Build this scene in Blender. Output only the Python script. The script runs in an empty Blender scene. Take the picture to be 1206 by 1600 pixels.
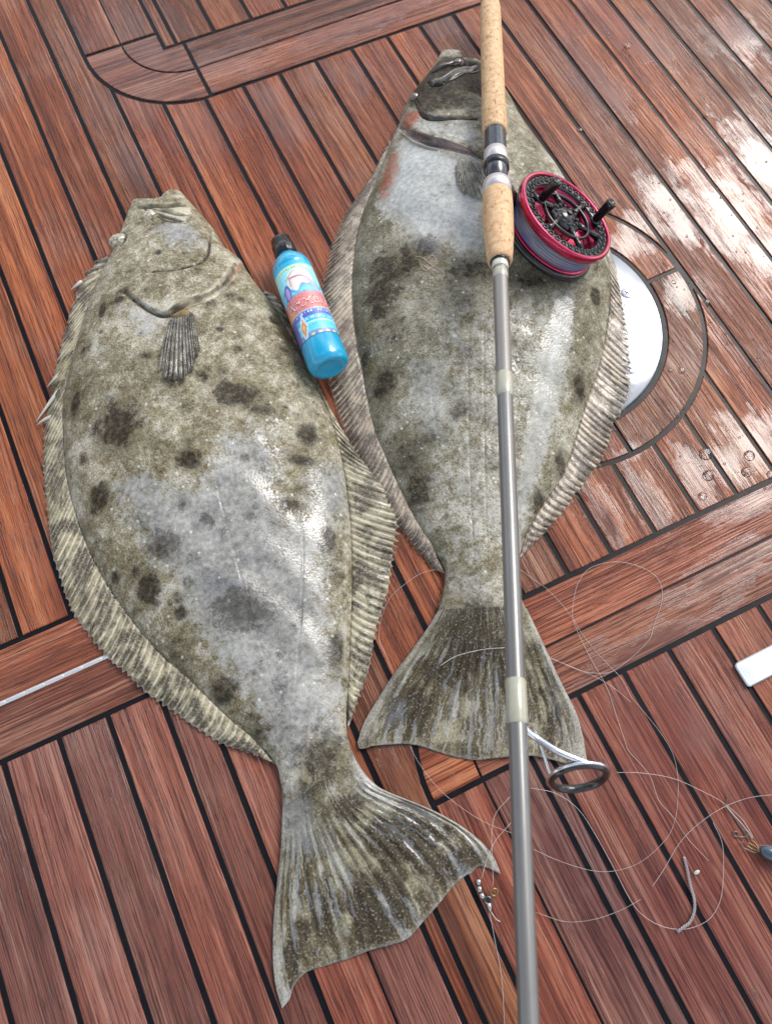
import bpy, math, random
import numpy as np
from mathutils import Matrix, Vector

# ------------------------------------------------------------------ camera
# World frame = deck frame: planks run along Y, cross boards along X, deck top at z = 0.
F, PITCH, ROLL, YAW, H = 1258.0, math.radians(69.27), math.radians(-.47), math.radians(25.85), .80
PW, PH = 1206.0, 1600.0
cp, sp = math.cos(PITCH), math.sin(PITCH)
_f = np.array([0, cp, -sp]); _r = np.array([1., 0, 0]); _d = np.cross(_f, _r)
_c, _s = math.cos(ROLL), math.sin(ROLL)
CM = np.array([_c*_r+_s*_d, -_s*_r+_c*_d, _f])
_cz, _sz = math.cos(-YAW), math.sin(-YAW)
CM = CM @ np.array([[_cz, -_sz, 0], [_sz, _cz, 0], [0, 0, 1]]).T
def at(P, z=0.0):
    """survey helper: photo point -> world point at height z (metres)"""
    P = np.atleast_2d(np.array(P, float))
    d = np.c_[(P-[PW/2, PH/2])/F, np.ones(len(P))] @ CM
    t = (np.asarray(z, float)-H)/d[:, 2]
    return d*t[:, None] + [0, 0, H]

S = bpy.context.scene
COL = S.collection
cam_d = bpy.data.cameras.new('camera'); cam = bpy.data.objects.new('camera', cam_d); COL.objects.link(cam)
m = Matrix.Identity(4)
for i in range(3):
    m[i][0] = CM[0][i]; m[i][1] = -CM[1][i]; m[i][2] = -CM[2][i]
m[2][3] = H
cam.matrix_world = m
cam_d.sensor_fit = 'VERTICAL'; cam_d.sensor_height = 24.0; cam_d.lens = F/PH*24.0
cam_d.clip_start = .01; cam_d.clip_end = 500
cam_d.dof.use_dof = True; cam_d.dof.focus_distance = .84; cam_d.dof.aperture_fstop = 6.0
S.camera = cam

# ------------------------------------------------------------------ sky, sun, exposure
HEAD = CM[2][:2]/np.linalg.norm(CM[2][:2]); RIGHT = np.array([HEAD[1], -HEAD[0]])
SUN_AZ, SUN_EL = math.radians(40), math.radians(46)          # azimuth to the right of the camera heading
sv = HEAD*math.cos(SUN_AZ)+RIGHT*math.sin(SUN_AZ)
SUN = Vector((sv[0]*math.cos(SUN_EL), sv[1]*math.cos(SUN_EL), math.sin(SUN_EL)))
W = bpy.data.worlds.new('World'); S.world = W; W.use_nodes = True
nt = W.node_tree; nt.nodes.clear()
wo = nt.nodes.new('ShaderNodeOutputWorld'); bg = nt.nodes.new('ShaderNodeBackground')
sky = nt.nodes.new('ShaderNodeTexSky'); sky.sky_type = 'NISHITA'; sky.sun_disc = False
sky.sun_elevation = SUN_EL; sky.sun_rotation = math.atan2(SUN.x, SUN.y)
sky.air_density = 1.0; sky.dust_density = 1.2; sky.ozone_density = 1.0
tcw = nt.nodes.new('ShaderNodeTexCoord')
cn = nt.nodes.new('ShaderNodeTexNoise'); cn.inputs['Scale'].default_value = 1.5; cn.inputs['Detail'].default_value = 6; cn.inputs['Roughness'].default_value = .55
cr = nt.nodes.new('ShaderNodeValToRGB'); cr.color_ramp.elements[0].position = .42; cr.color_ramp.elements[1].position = .58
cmx = nt.nodes.new('ShaderNodeMix'); cmx.data_type = 'RGBA'
hsv = nt.nodes.new('ShaderNodeHueSaturation'); hsv.inputs['Saturation'].default_value = .22; hsv.inputs['Value'].default_value = 2.5
L = nt.links.new
sx = nt.nodes.new('ShaderNodeSeparateXYZ'); L(tcw.outputs['Generated'], sx.inputs[0])
def wm(op, a, b_):
    o = nt.nodes.new('ShaderNodeMath'); o.operation = op
    for i_, v_ in enumerate((a, b_)):
        if isinstance(v_, (int, float)): o.inputs[i_].default_value = v_
        else: L(v_, o.inputs[i_])
    return o.outputs[0]
zc = wm('ADD', wm('MAXIMUM', sx.outputs[2], 0.0), .22)            # a flat cloud layer seen from below
cx_ = nt.nodes.new('ShaderNodeCombineXYZ'); L(wm('ADD', wm('DIVIDE', sx.outputs[0], zc), 3.0), cx_.inputs[0]); L(wm('ADD', wm('DIVIDE', sx.outputs[1], zc), 1.0), cx_.inputs[1])
L(cx_.outputs[0], cn.inputs['Vector']); L(cn.outputs['Fac'], cr.inputs['Fac'])
L(cr.outputs['Color'], cmx.inputs['Factor']); L(sky.outputs['Color'], hsv.inputs['Color'])
L(sky.outputs['Color'], cmx.inputs['A']); L(hsv.outputs['Color'], cmx.inputs['B'])
L(cmx.outputs['Result'], bg.inputs['Color']); bg.inputs['Strength'].default_value = .100
L(bg.outputs['Background'], wo.inputs['Surface'])
sl = bpy.data.lights.new('sun', 'SUN'); sl.energy = 1.5; sl.angle = math.radians(28); sl.color = (1, .955, .89)
so = bpy.data.objects.new('sun', sl); COL.objects.link(so); so.location = (1, 1, 3)
so.rotation_euler = (-SUN).to_track_quat('-Z', 'Y').to_euler()
S.view_settings.view_transform = 'Standard'; S.view_settings.look = 'None'
S.view_settings.gamma = 1; S.view_settings.exposure = 0.62
S.render.engine = 'CYCLES'
S.cycles.use_denoising = True; S.cycles.max_bounces = 5; S.cycles.diffuse_bounces = 2; S.cycles.glossy_bounces = 3; S.cycles.transparent_max_bounces = 8
S.cycles.use_adaptive_sampling = True; S.cycles.adaptive_threshold = .02

random.seed(7); rng = np.random.default_rng(11)

# ------------------------------------------------------------------ helpers
def tag(o, label=None, cat=None, group=None, kind=None):
    for k, v in (('label', label), ('category', cat), ('group', group), ('kind', kind)):
        if v: o[k] = v
    return o
def empty(name, loc=(0, 0, 0)):
    o = bpy.data.objects.new(name, None); o.location = loc; o.empty_display_size = .02; COL.objects.link(o); return o
def link(name, me, mat, parent=None, smooth=True):
    if mat: me.materials.append(mat)
    if smooth: me.shade_smooth()
    o = bpy.data.objects.new(name, me); COL.objects.link(o)
    if parent is not None:
        o.parent = parent; o.location = (-Vector(parent.location) if parent.type == 'EMPTY' else Vector((0, 0, 0)))
    return o
def mesh(name, V, Fc):
    me = bpy.data.meshes.new(name); me.from_pydata([tuple(v) for v in V], [], [tuple(f) for f in Fc]); me.update(); return me
def grid_faces(nr, nc, wrap=False, off=0):
    i, j = np.meshgrid(np.arange(nr-1), np.arange(nc if wrap else nc-1), indexing='ij')
    j2 = (j+1) % nc
    return (np.stack([i*nc+j, i*nc+j2, (i+1)*nc+j2, (i+1)*nc+j], -1).reshape(-1, 4)+off)
class MB:
    def __init__(s): s.v = []; s.f = []
    def add(s, V, Fc):
        o = len(s.v); s.v += [tuple(map(float, v)) for v in V]; s.f += [tuple(int(k)+o for k in f) for f in Fc]; return s
    def tube(s, pts, rad, n=8, cap=True):
        pts = [np.array(p, float) for p in pts]; k = len(pts)
        rad = [rad]*k if np.isscalar(rad) else list(rad)
        V = []; up = None
        for i in range(k):
            t = pts[min(i+1, k-1)]-pts[max(i-1, 0)]; t = t/(np.linalg.norm(t)+1e-12)
            if up is None:
                up = np.array([0, 0, 1.]) if abs(t[2]) < .9 else np.array([1., 0, 0])
            a = up-t*(up@t); a /= np.linalg.norm(a)+1e-12; up = a; b = np.cross(t, a)
            for q in range(n):
                w = 2*math.pi*q/n; V.append(pts[i]+rad[i]*(a*math.cos(w)+b*math.sin(w)))
        Fc = [f[::-1] for f in grid_faces(k, n, True).tolist()]
        if cap: Fc += [list(range(n)), list(range((k-1)*n, k*n))[::-1]]
        return s.add(V, Fc)
    def lathe(s, prof, n=48, M=None, closed=False):
        V = [(r*math.cos(2*math.pi*q/n), r*math.sin(2*math.pi*q/n), z) for r, z in prof for q in range(n)]
        k = len(prof)
        Fc = grid_faces(k, n, True).tolist()
        if closed: Fc += [[(k-1)*n+q, (k-1)*n+(q+1) % n, (q+1) % n, q] for q in range(n)]
        if M is not None: V = [tuple(M @ Vector(v)) for v in V]
        return s.add(V, Fc)
    def box(s, c, h, M=None):
        V = [(c[0]+h[0]*x, c[1]+h[1]*y, c[2]+h[2]*z) for z in (-1, 1) for y in (-1, 1) for x in (-1, 1)]
        if M is not None: V = [tuple(M @ Vector(v)) for v in V]
        return s.add(V, [(0, 2, 3, 1), (4, 5, 7, 6), (0, 1, 5, 4), (2, 6, 7, 3), (0, 4, 6, 2), (1, 3, 7, 5)])
    def sphere(s, c, r, n=16, k=10, sc=(1, 1, 1), M=None, cut=-1.0):
        prof = []
        V = []
        for i in range(k+1):
            ph = -math.asin(-cut)+(math.pi/2+math.asin(-cut))*i/k if cut > -1 else -math.pi/2+math.pi*i/k
            for q in range(n):
                th = 2*math.pi*q/n
                V.append((c[0]+r*sc[0]*math.cos(ph)*math.cos(th), c[1]+r*sc[1]*math.cos(ph)*math.sin(th), c[2]+r*sc[2]*math.sin(ph)))
        if M is not None: V = [tuple(M @ Vector(v)) for v in V]
        return s.add(V, grid_faces(k+1, n, True).tolist())
    def torus(s, R, r, n=36, k=10, M=None, z=0):
        V = [((R+r*math.cos(b))*math.cos(a), (R+r*math.cos(b))*math.sin(a), z+r*math.sin(b)) for a in np.linspace(0, 2*math.pi, n, False) for b in np.linspace(0, 2*math.pi, k, False)]
        if M is not None: V = [tuple(M @ Vector(v)) for v in V]
        return s.add(V, [(i*k+j, ((i+1) % n)*k+j, ((i+1) % n)*k+(j+1) % k, i*k+(j+1) % k) for i in range(n) for j in range(k)])
    def build(s, name, mat, parent=None, smooth=True):
        return link(name, mesh(name, s.v, s.f), mat, parent, smooth)

def catmull(P, n=12):
    P = np.array(P, float)
    if len(P) < 3: return P
    Q = np.vstack([2*P[0]-P[1], P, 2*P[-1]-P[-2]]); out = []
    for i in range(1, len(Q)-2):
        p0, p1, p2, p3 = Q[i-1:i+3]
        for t in np.linspace(0, 1, n, False):
            out.append(.5*((2*p1)+(-p0+p2)*t+(2*p0-5*p1+4*p2-p3)*t*t+(-p0+3*p1-3*p2+p3)*t**3))
    out.append(P[-1]); return np.array(out)
def resample(P, n, smooth=True):
    P = catmull(P) if smooth else np.array(P, float)
    d = np.r_[0, np.cumsum(np.linalg.norm(np.diff(P, axis=0), axis=1))]; t = np.linspace(0, d[-1], n)
    return np.stack([np.interp(t, d, P[:, k]) for k in range(P.shape[1])], 1)

# ------------------------------------------------------------------ node helper
class NT:
    def __init__(s, name):
        s.m = bpy.data.materials.new(name); s.m.use_nodes = True; s.t = s.m.node_tree; s.t.nodes.clear()
        s.out = s.t.nodes.new('ShaderNodeOutputMaterial'); s.p = s.t.nodes.new('ShaderNodeBsdfPrincipled')
        s.t.links.new(s.p.outputs[0], s.out.inputs['Surface'])
    def set(s, sock, v):
        if isinstance(v, bpy.types.NodeSocket): s.t.links.new(v, sock)
        elif isinstance(v, (tuple, list)) and sock.type == 'RGBA' and len(v) == 3: sock.default_value = (*v, 1)
        else: sock.default_value = v
    def P(s, **k):
        for n, v in k.items(): s.set(s.p.inputs[n.replace('_', ' ')], v)
        return s
    def n(s, typ, **k):
        o = s.t.nodes.new('ShaderNode'+typ)
        for a, v in k.items():
            if hasattr(o, a): setattr(o, a, v)
            else: s.set(o.inputs[a.replace('_', ' ')], v)
        return o
    def math(s, op, a, b=0.0, c=None, clamp=False):
        o = s.t.nodes.new('ShaderNodeMath'); o.operation = op; o.use_clamp = clamp
        s.set(o.inputs[0], a); s.set(o.inputs[1], b)
        if c is not None: s.set(o.inputs[2], c)
        return o.outputs[0]
    def vmath(s, op, a, b=(0, 0, 0)):
        o = s.t.nodes.new('ShaderNodeVectorMath'); o.operation = op; s.set(o.inputs[0], a); s.set(o.inputs[1], b)
        return o.outputs['Value'] if op in ('LENGTH', 'DISTANCE', 'DOT_PRODUCT') else o.outputs[0]
    def mix(s, f, a, b, bt='MIX'):
        o = s.t.nodes.new('ShaderNodeMix'); o.data_type = 'RGBA'; o.blend_type = bt
        s.set(o.inputs['Factor'], f); s.set(o.inputs['A'], a); s.set(o.inputs['B'], b); return o.outputs['Result']
    def mixf(s, f, a, b):
        o = s.t.nodes.new('ShaderNodeMix'); o.data_type = 'FLOAT'
        s.set(o.inputs['Factor'], f); s.set(o.inputs['A'], a); s.set(o.inputs['B'], b); return o.outputs['Result']
    def noise(s, vec, scale, detail=4, rough=.5, dist=0.0):
        o = s.n('TexNoise'); s.set(o.inputs['Vector'], vec)
        o.inputs['Scale'].default_value = scale; o.inputs['Detail'].default_value = detail
        o.inputs['Roughness'].default_value = rough; o.inputs['Distortion'].default_value = dist
        return o.outputs['Fac']
    def ss(s, v, a, b):
        o = s.t.nodes.new('ShaderNodeMapRange'); o.interpolation_type = 'SMOOTHSTEP'; s.set(o.inputs['Value'], v)
        s.set(o.inputs['From Min'], a); s.set(o.inputs['From Max'], b); return o.outputs['Result']
    def ramp(s, f, stops):
        o = s.t.nodes.new('ShaderNodeValToRGB'); e = o.color_ramp.elements
        while len(e) < len(stops): e.new(.5)
        for q, (p, c) in zip(e, stops): q.position = p; q.color = (*c, 1)
        s.set(o.inputs[0], f); return o.outputs[0]
    def bump(s, h, strength=.5, dist=.001, normal=None):
        o = s.t.nodes.new('ShaderNodeBump'); o.inputs['Strength'].default_value = 1.0; s.set(o.inputs['Strength'], strength)
        o.inputs['Distance'].default_value = dist; s.set(o.inputs['Height'], h)
        if normal is not None: s.set(o.inputs['Normal'], normal)
        return o.outputs[0]
    def pos(s): return s.n('NewGeometry').outputs['Position']
    def comb(s, x, y, z):
        o = s.t.nodes.new('ShaderNodeCombineXYZ'); s.set(o.inputs[0], x); s.set(o.inputs[1], y); s.set(o.inputs[2], z); return o.outputs[0]

def simple(name, col, rough=.4, metal=0.0, coat=0.0, nscale=300, nbump=.15, var=.15, spec=.5):
    t = NT(name); p = t.pos(); n = t.noise(p, nscale, 5); n2 = t.noise(p, nscale*.17, 4)
    c = t.mix(t.ss(n2, .3, .7), tuple(x*(1-var) for x in col), tuple(min(1, x*(1+var)) for x in col))
    t.P(Base_Color=c, Roughness=t.mixf(n, max(.02, rough*.75), min(1, rough*1.25)), Metallic=metal, Coat_Weight=coat, Coat_Roughness=.05,
        Specular_IOR_Level=spec, Normal=t.bump(n, nbump, .0004))
    return t.m

# ------------------------------------------------------------------ wet teak
def px_blob(px, py, rx, ry):
    w = at((px, py))[0]; return (w[0], w[1], rx, ry)
# standing water on the planks: survey point, half extents across / along the planks (m)
WET = [px_blob(*b) for b in (
    (1130, 330, .060, .10), (1195, 260, .05, .10), (1195, 400, .035, .05), (1040, 315, .030, .06), (1060, 345, .02, .05),
    (1180, 690, .045, .05), (1140, 730, .03, .04), (1085, 750, .024, .05), (1065, 455, .03, .03), (985, 380, .045, .03), (1000, 355, .04, .03),
    (220, 150, .10, .075), (215, 255, .035, .055), (310, 200, .06, .07), (240, 95, .05, .06), (420, 160, .05, .05), (200, 60, .09, .10), (500, 120, .04, .035),
    (930, 130, .035, .09), (1000, 60, .03, .08), (930, 30, .05, .04), (1150, 60, .05, .05),
    (930, 1430, .022, .16), (1150, 1480, .05, .20), (1040, 1200, .028, .12), (990, 1450, .012, .2), (1080, 1520, .03, .12), (650, 1200, .03, .05), (1100, 1320, .03, .16), (1180, 1250, .03, .10), (900, 1350, .02, .10), (1060, 1110, .03, .08), (1020, 1010, .10, .02), (1130, 900, .08, .022), (450, 190, .04, .05), (560, 120, .03, .04), (330, 100, .10, .03), (560, 40, .12, .02),
    (1170, 790, .07, .016), (1150, 870, .06, .02), (985, 705, .02, .014), (1010, 780, .02, .05), (950, 810, .02, .05), (700, 40, .06, .02))]
def wood(name, across, ramp_):
    t = NT(name); p = t.pos(); sep = t.n('SeparateXYZ', Vector=p).outputs
    rnd = t.n('SeparateColor', Color=t.n('ObjectInfo').outputs['Color']).outputs[0]
    a, b = (sep[1], sep[0]) if across else (sep[0], sep[1])      # a: across grain, b: along grain
    r10 = t.math('MULTIPLY', rnd, 37.0)
    bw = t.math('MULTIPLY_ADD', t.noise(t.comb(t.math('MULTIPLY', a, 1.), t.math('MULTIPLY', b, .3), r10), 14, 3), .010, a)
    v1 = t.comb(bw, t.math('MULTIPLY', b, .035), r10)
    v2 = t.comb(bw, t.math('MULTIPLY', b, .009), r10)
    v3 = t.comb(bw, t.math('MULTIPLY', b, .026), r10)
    n1 = t.noise(v1, 55, 3, .55); n2 = t.noise(v2, 330, 3, .6); n3 = t.noise(v3, 1100, 3, .6); nb = t.noise(p, 9, 3)
    n4 = t.noise(t.comb(bw, t.math('MULTIPLY', b, .0055), r10), 620, 2, .5)
    g = t.math('ADD', t.math('MULTIPLY', n1, .46), t.math('ADD', t.math('MULTIPLY', n2, .34), t.math('MULTIPLY', n3, .20)))
    col = t.ramp(g, ramp_)
    tint = t.ramp(rnd, [(0, (.60, .62, .70)), (.16, (1.05, 1.0, 1.0)), (.30, (1.40, 1.18, .86)), (.44, (.74, .80, .88)), (.58, (1.15, 1.22, 1.25)), (.72, (1.30, .95, .72)), (.86, (.85, .80, .82)), (1, (1.2, 1.05, .95))])
    col = t.mix(1.0, col, tint, 'MULTIPLY')
    # bleached weathered fibres, patchy
    col = t.mix(t.math('MULTIPLY', t.ss(t.math('ADD', t.math('MULTIPLY', nb, .6), t.math('MULTIPLY', n2, .55)), .56, .74), .34), col, (.30, .18, .14))
    pores = t.ss(n3, .36, .50); groove = t.ss(n4, .36, .46)
    col = t.mix(1.0, col, t.mix(t.math('MULTIPLY', pores, groove), (.46, .40, .39), (1, 1, 1)), 'MULTIPLY')
    # standing water film
    acc = None
    for x, y, rx, ry in WET:
        d = t.vmath('LENGTH', t.vmath('MULTIPLY', t.vmath('SUBTRACT', p, (x, y, 0)), (1/rx, 1/ry, 0)))
        q = t.math('SUBTRACT', 1.0, d)
        acc = q if acc is None else t.math('MAXIMUM', acc, q)
    wn = t.noise(t.comb(t.math('MULTIPLY', a, 1.0), t.math('MULTIPLY', b, .42), rnd), 60, 6, .62, .35)
    wn2 = t.noise(t.comb(a, t.math('MULTIPLY', b, .12), r10), 300, 4, .6)
    wf = t.math('ADD', t.math('MAXIMUM', acc, -.55), t.math('ADD', t.math('MULTIPLY', t.math('SUBTRACT', wn, .5), 2.3), t.math('MULTIPLY', t.math('SUBTRACT', wn2, .5), .7)))
    film = t.math('ADD', t.math('MULTIPLY', t.ss(wf, .0, .22), .62), t.math('MULTIPLY', t.ss(wf, .1, .9), .38))
    col = t.mix(t.math('MULTIPLY', film, .45), col, t.mix(1.0, col, (.55, .55, .6), 'MULTIPLY'))
    damp = t.noise(t.comb(a, t.math('MULTIPLY', b, .3), r10), 25, 4, .6)
    rough = t.mixf(film, t.mixf(t.ss(damp, .35, .65), .17, .50), .06)
    hgt = t.math('ADD', t.math('MULTIPLY', n2, .55), t.math('ADD', t.math('MULTIPLY', pores, .30), t.math('MULTIPLY', groove, .55)))
    nrm = t.bump(hgt, t.mixf(film, .7, .045), .0011)
    fe = t.bump(film, .35, .0004, nrm)
    t.P(Base_Color=col, Roughness=rough, Normal=fe, Specular_IOR_Level=t.mixf(film, .30, .45), Coat_Weight=t.mixf(film, .0, .36), Coat_Roughness=t.mixf(film, .22, .02), Coat_IOR=1.45,
        Coat_Normal=fe)
    return t.m
TEAK = [(.31, (.046, .0125, .0058)), (.42, (.142, .0365, .0130)), (.53, (.262, .080, .0300)), (.66, (.43, .190, .092))]
TEAK_SHEEN = [(.31, (.050, .0170, .0120)), (.42, (.130, .0400, .0260)), (.53, (.215, .078, .0520)), (.66, (.35, .180, .130))]  # greyer teak: sky sheen of the lower planks put into the base colour
WOOD_Y = wood('wet_teak_lengthwise', False, TEAK); WOOD_X = wood('wet_teak_crosswise', True, [(p_, tuple((a+c)/2 for a, c in zip(q, w))) for (p_, q), (_, w) in zip(TEAK, TEAK_SHEEN)]); WOOD_SHEEN = wood('sky_sheen_teak_lengthwise', False, TEAK_SHEEN)  # crosswise boards carry half of the painted sheen tone
def caulk_mat():
    t = NT('black_caulk'); p = t.pos(); n = t.noise(p, 420, 5, .6); n2 = t.noise(p, 60, 3)
    t.P(Base_Color=t.mix(n2, (.003, .0035, .005), (.008, .0085, .011)), Roughness=t.mixf(n2, .22, .42), Normal=t.bump(n, .10, .0006), Specular_IOR_Level=.16)
    return t.m
CAULK = caulk_mat()

# ------------------------------------------------------------------ deck: caulk sheet + every plank
X0, X1, Y0, Y1 = -1.10, 1.55, -.85, 2.0
b = MB()
b.add([(-4, -4, -.0016), (5, -4, -.0016), (5, 5, -.0016), (-4, 5, -.0016)], [(0, 1, 2, 3)])
deck = tag(b.build('deck', CAULK, None, False), 'wet reddish teak boat deck with black caulked seams', 'deck', None, 'structure')
def offset_poly(P, dist):
    P = np.array(P, float); n = len(P)
    A = .5*np.sum(P[:, 0]*np.roll(P[:, 1], -1)-np.roll(P[:, 0], -1)*P[:, 1])
    if A < 0: P = P[::-1]
    D = np.array([dist(P[i], P[(i+1) % n]) for i in range(n)]); out = []
    E_ = np.roll(P, -1, 0)-P; Ln = np.linalg.norm(E_, axis=1); E_ = E_/Ln[:, None]; N_ = np.stack([-E_[:, 1], E_[:, 0]], 1)
    for i in range(n):
        n0, n1, d0, d1 = N_[i-1], N_[i], D[i-1], D[i]
        det = n0[0]*n1[1]-n0[1]*n1[0]
        if abs(det) < .08: out.append(P[i]+(n0+n1)/2*(d0+d1)/2)
        else:
            c0, c1 = n0@P[i]+d0, n1@P[i]+d1
            out.append(np.array([(c0*n1[1]-c1*n0[1])/det, (n0[0]*c1-n1[0]*c0)/det]))
    return np.array(out)
def clean(P):
    out = []
    for p in P:
        if not out or np.hypot(*(np.array(p)-out[-1])) > 4e-4: out.append(np.array(p, float))
    if np.hypot(*(out[0]-out[-1])) < 4e-4: out.pop()
    return out
GAPS = []; TINT = []
def edist(p, q):
    mid = (p+q)/2
    for g in GAPS:
        a, bb = g[:-1], g[1:]; ab = bb-a; t = np.clip(((mid-a)*ab).sum(1)/(ab**2).sum(1), 0, 1)
        if np.min(np.hypot(*(a+ab*t[:, None]-mid).T)) < .0012: return .0011
    return .0026
def plank(P, mat=WOOD_Y):
    P = clean(P)
    if len(P) < 3: return
    Q = offset_poly(P, edist); R = offset_poly(Q, lambda a, c: .0008)
    return solid_plank(Q, R, mat)
def solid_plank(Q, R, mat):
    n = len(Q)
    dz = random.uniform(-.0003, .0004)
    V = [(x, y, -.004) for x, y in Q]+[(x, y, -.0007+dz) for x, y in Q]+[(x, y, dz) for x, y in R]
    Fc = [(i, (i+1) % n, n+(i+1) % n, n+i) for i in range(n)]+[(n+i, n+(i+1) % n, 2*n+(i+1) % n, 2*n+i) for i in range(n)]
    Fc += [tuple(range(2*n, 3*n))]
    o = link('plank', mesh('plank', V, Fc), mat, deck, False); v_ = TINT.pop(0) if TINT else random.random(); o.color = (v_, v_, v_, 1)
    return o
def arc(cx, cy, r, a0, a1, n=24):
    return [(cx+r*math.cos(a), cy+r*math.sin(a)) for a in np.linspace(math.radians(a0), math.radians(a1), n)]
RO, RG = .130, .078
def hatch(T, xs, amax, bmax, WY):
    """hatch corner in local (a, b) axes; T maps to deck xy"""
    gap = [(.0525, bmax)]+arc(.0525+RG, .0540+RG, RG, 180, 270)+[(amax, .054)]
    GAPS.append(np.array([T(*p) for p in gap]))
    MP = lambda P, mt=WY: plank([T(*p) for p in P], mt)
    MP([(0, .1385), (.0525, .1385), (.0525, bmax), (0, bmax)]); MP([(.0525, .1385), (.1035, .1385), (.1035, bmax), (.0525, bmax)])
    MP([(.1300, 0), (amax, 0), (amax, .054), (.1300, .054)], WOOD_X); MP([(.1300, .054), (amax, .054), (amax, .107), (.1300, .107)], WOOD_X)
    MP([(0, .1385)]+arc(RO, RO, RO, 180, 270)+arc(.0525+RG, .054+RG, RG, 270, 180)+[(.0525, .1385)], WOOD_X)
    MP([(.0525, .1385)]+arc(.0525+RG, .054+RG, RG, 180, 270)+[(.1305, .107), (.1035, .107), (.1035, .1385)], WOOD_X)
    for a0, a1 in zip(xs[:-1], xs[1:]): MP([(a0, .107), (a1, .107), (a1, bmax), (a0, bmax)])
UX = [.1035, .121, .176, .231, .283]+[.283+.0528*k for k in range(1, 20)]
TINT[:] = [.16, .46, .60, .45, .58, .50]
hatch(lambda a, b_: (.046+a, .902+b_), UX, 1.28, 1.1, WOOD_Y)
RX = [.1035, .121, .174, .2255, .278, .330, .384]+[.384+.0528*k for k in range(1, 17)]
hatch(lambda a, b_: (.046+a, .128-b_), RX, 1.23, .95, WOOD_SHEEN)
LX = [.104, .142, .194, .243, .297, .350]+[.350+.053*k for k in range(1, 13)]
hatch(lambda a, b_: (-.008-a, .3065-b_), LX, .98, 1.1, WOOD_SHEEN)
CX, CY, RP, RR = .401, .402, .1345, .183
def drop_(a, R_): return 0 if a > R_ else R_-math.sqrt(max(0, R_*R_-(R_-a)**2))
def main_bot(x, o):
    if x < -.008+o: return .3065+o-drop_(-.008+o-x, RO+o)
    if x > .046-o: return .128+o-drop_(x-.046+o, RO+o)
    return Y0
def main_top(x, o):
    return .902-o+drop_(x-.046+o, RO+o) if x > .046-o else Y1
SEAMS = [-.470-.053*k for k in range(12, 0, -1)]+[-.470, -.417, -.364, -.311, -.256, -.204, -.152, -.100, -.0445, .0078, .0605, .114, .167, .220, .2725, .325, .3785, .4315, .481, .5325, .587, .6385, .693, .7425, .7926, .8424, .893, .945]+[.945+.0528*k for k in range(1, 12)]
HG = .0026
def column(xa, xb, o):
    """outline pieces of one deck plank, already set back by o from every seam; same vertex count for any o"""
    a, b_ = xa+o, xb-o
    def xs_(jumps): return sorted(list(np.linspace(a, b_, 15))+[v for k in jumps for v in (k-1e-5, k+1e-5)])
    jl = [k for k, kk in ((-.008+o, -.008), (.046-o, .046)) if xa+.002 < kk < xb-.002]; jh = [.046-o] if xa+.002 < .046 < xb-.002 else []
    lo = [(x, main_bot(x, o)) for x in xs_(jl)]; hi = [(x, main_top(x, o)) for x in xs_(jh)][::-1]
    if abs(lo[0][1]-lo[-1][1])+max(abs(p[1]-lo[0][1]) for p in lo) < 1e-7: lo = [lo[0], lo[-1]]
    if max(abs(p[1]-hi[0][1]) for p in hi) < 1e-7: hi = [hi[0], hi[-1]]
    R_ = RR+o; ci = lambda x, s_: CY+s_*math.sqrt(max(0, R_*R_-(x-CX)**2))
    L_, Rr = CX-RR, CX+RR
    if xb < L_+.008 or xa > Rr-.008: return [lo+hi]
    if xa > L_-.008 and xb < Rr+.008:
        xx = np.linspace(a, b_, 17)
        return [lo+[(x, ci(x, -1)) for x in xx][::-1], [(x, ci(x, 1)) for x in xx]+hi]
    if xa <= L_-.008:
        xx = np.linspace(CX-R_, b_, 17); return [lo+[(x, ci(x, -1)) for x in xx][::-1]+[(x, ci(x, 1)) for x in xx][1:]+hi]
    xx = np.linspace(a, CX+R_, 17); return [lo+hi+[(x, ci(x, 1)) for x in xx]+[(x, ci(x, -1)) for x in xx][::-1][1:]]
for xa, xb in zip(SEAMS[:-1], SEAMS[1:]):
    if xa < X0-.06 or xb > X1+.06: continue
    for Q, R in zip(column(xa, xb, HG), column(xa, xb, HG+.0008)): solid_plank(Q, R, WOOD_Y)
for k in range(4):                                   # teak ring in four segments
    plank(arc(CX, CY, RR, 1+90*k, 91+90*k, 26)+arc(CX, CY, RP+.0036, 91+90*k, 1+90*k, 26), WOOD_Y)

# ------------------------------------------------------------------ metal deck fittings
def steel(name, rough=.12, k_=1.0):
    t = NT(name); p = t.pos(); n = t.noise(p, 35, 4); n2 = t.noise(t.vmath('MULTIPLY', p, (1, .05, 1)), 900, 3)
    t.P(Base_Color=t.mix(n, tuple(k_*q_ for q_ in (.19, .20, .22)), tuple(k_*q_ for q_ in (.26, .27, .29))), Metallic=1.0, Roughness=t.mixf(n, rough*.6, rough*1.4), Normal=t.bump(n2, .06, .0003))
    return t.m
STEEL = steel('polished_stainless', .10); STEEL2 = steel('brushed_stainless', .3, 2.2)
DARK = simple('dark_slot', (.02, .02, .022), .5)
pl = empty('deck_plate', (CX, CY, 0)); tag(pl, 'round polished steel plate set into the deck, half under the fish', 'deck plate')
MB().lathe([(0.0, .0011), (.05, .0011), (RP-.002, .0010), (RP-.0006, .0004), (RP, -.001)], 96, Matrix.Translation((CX, CY, 0))).build('plate', STEEL, pl)
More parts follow.
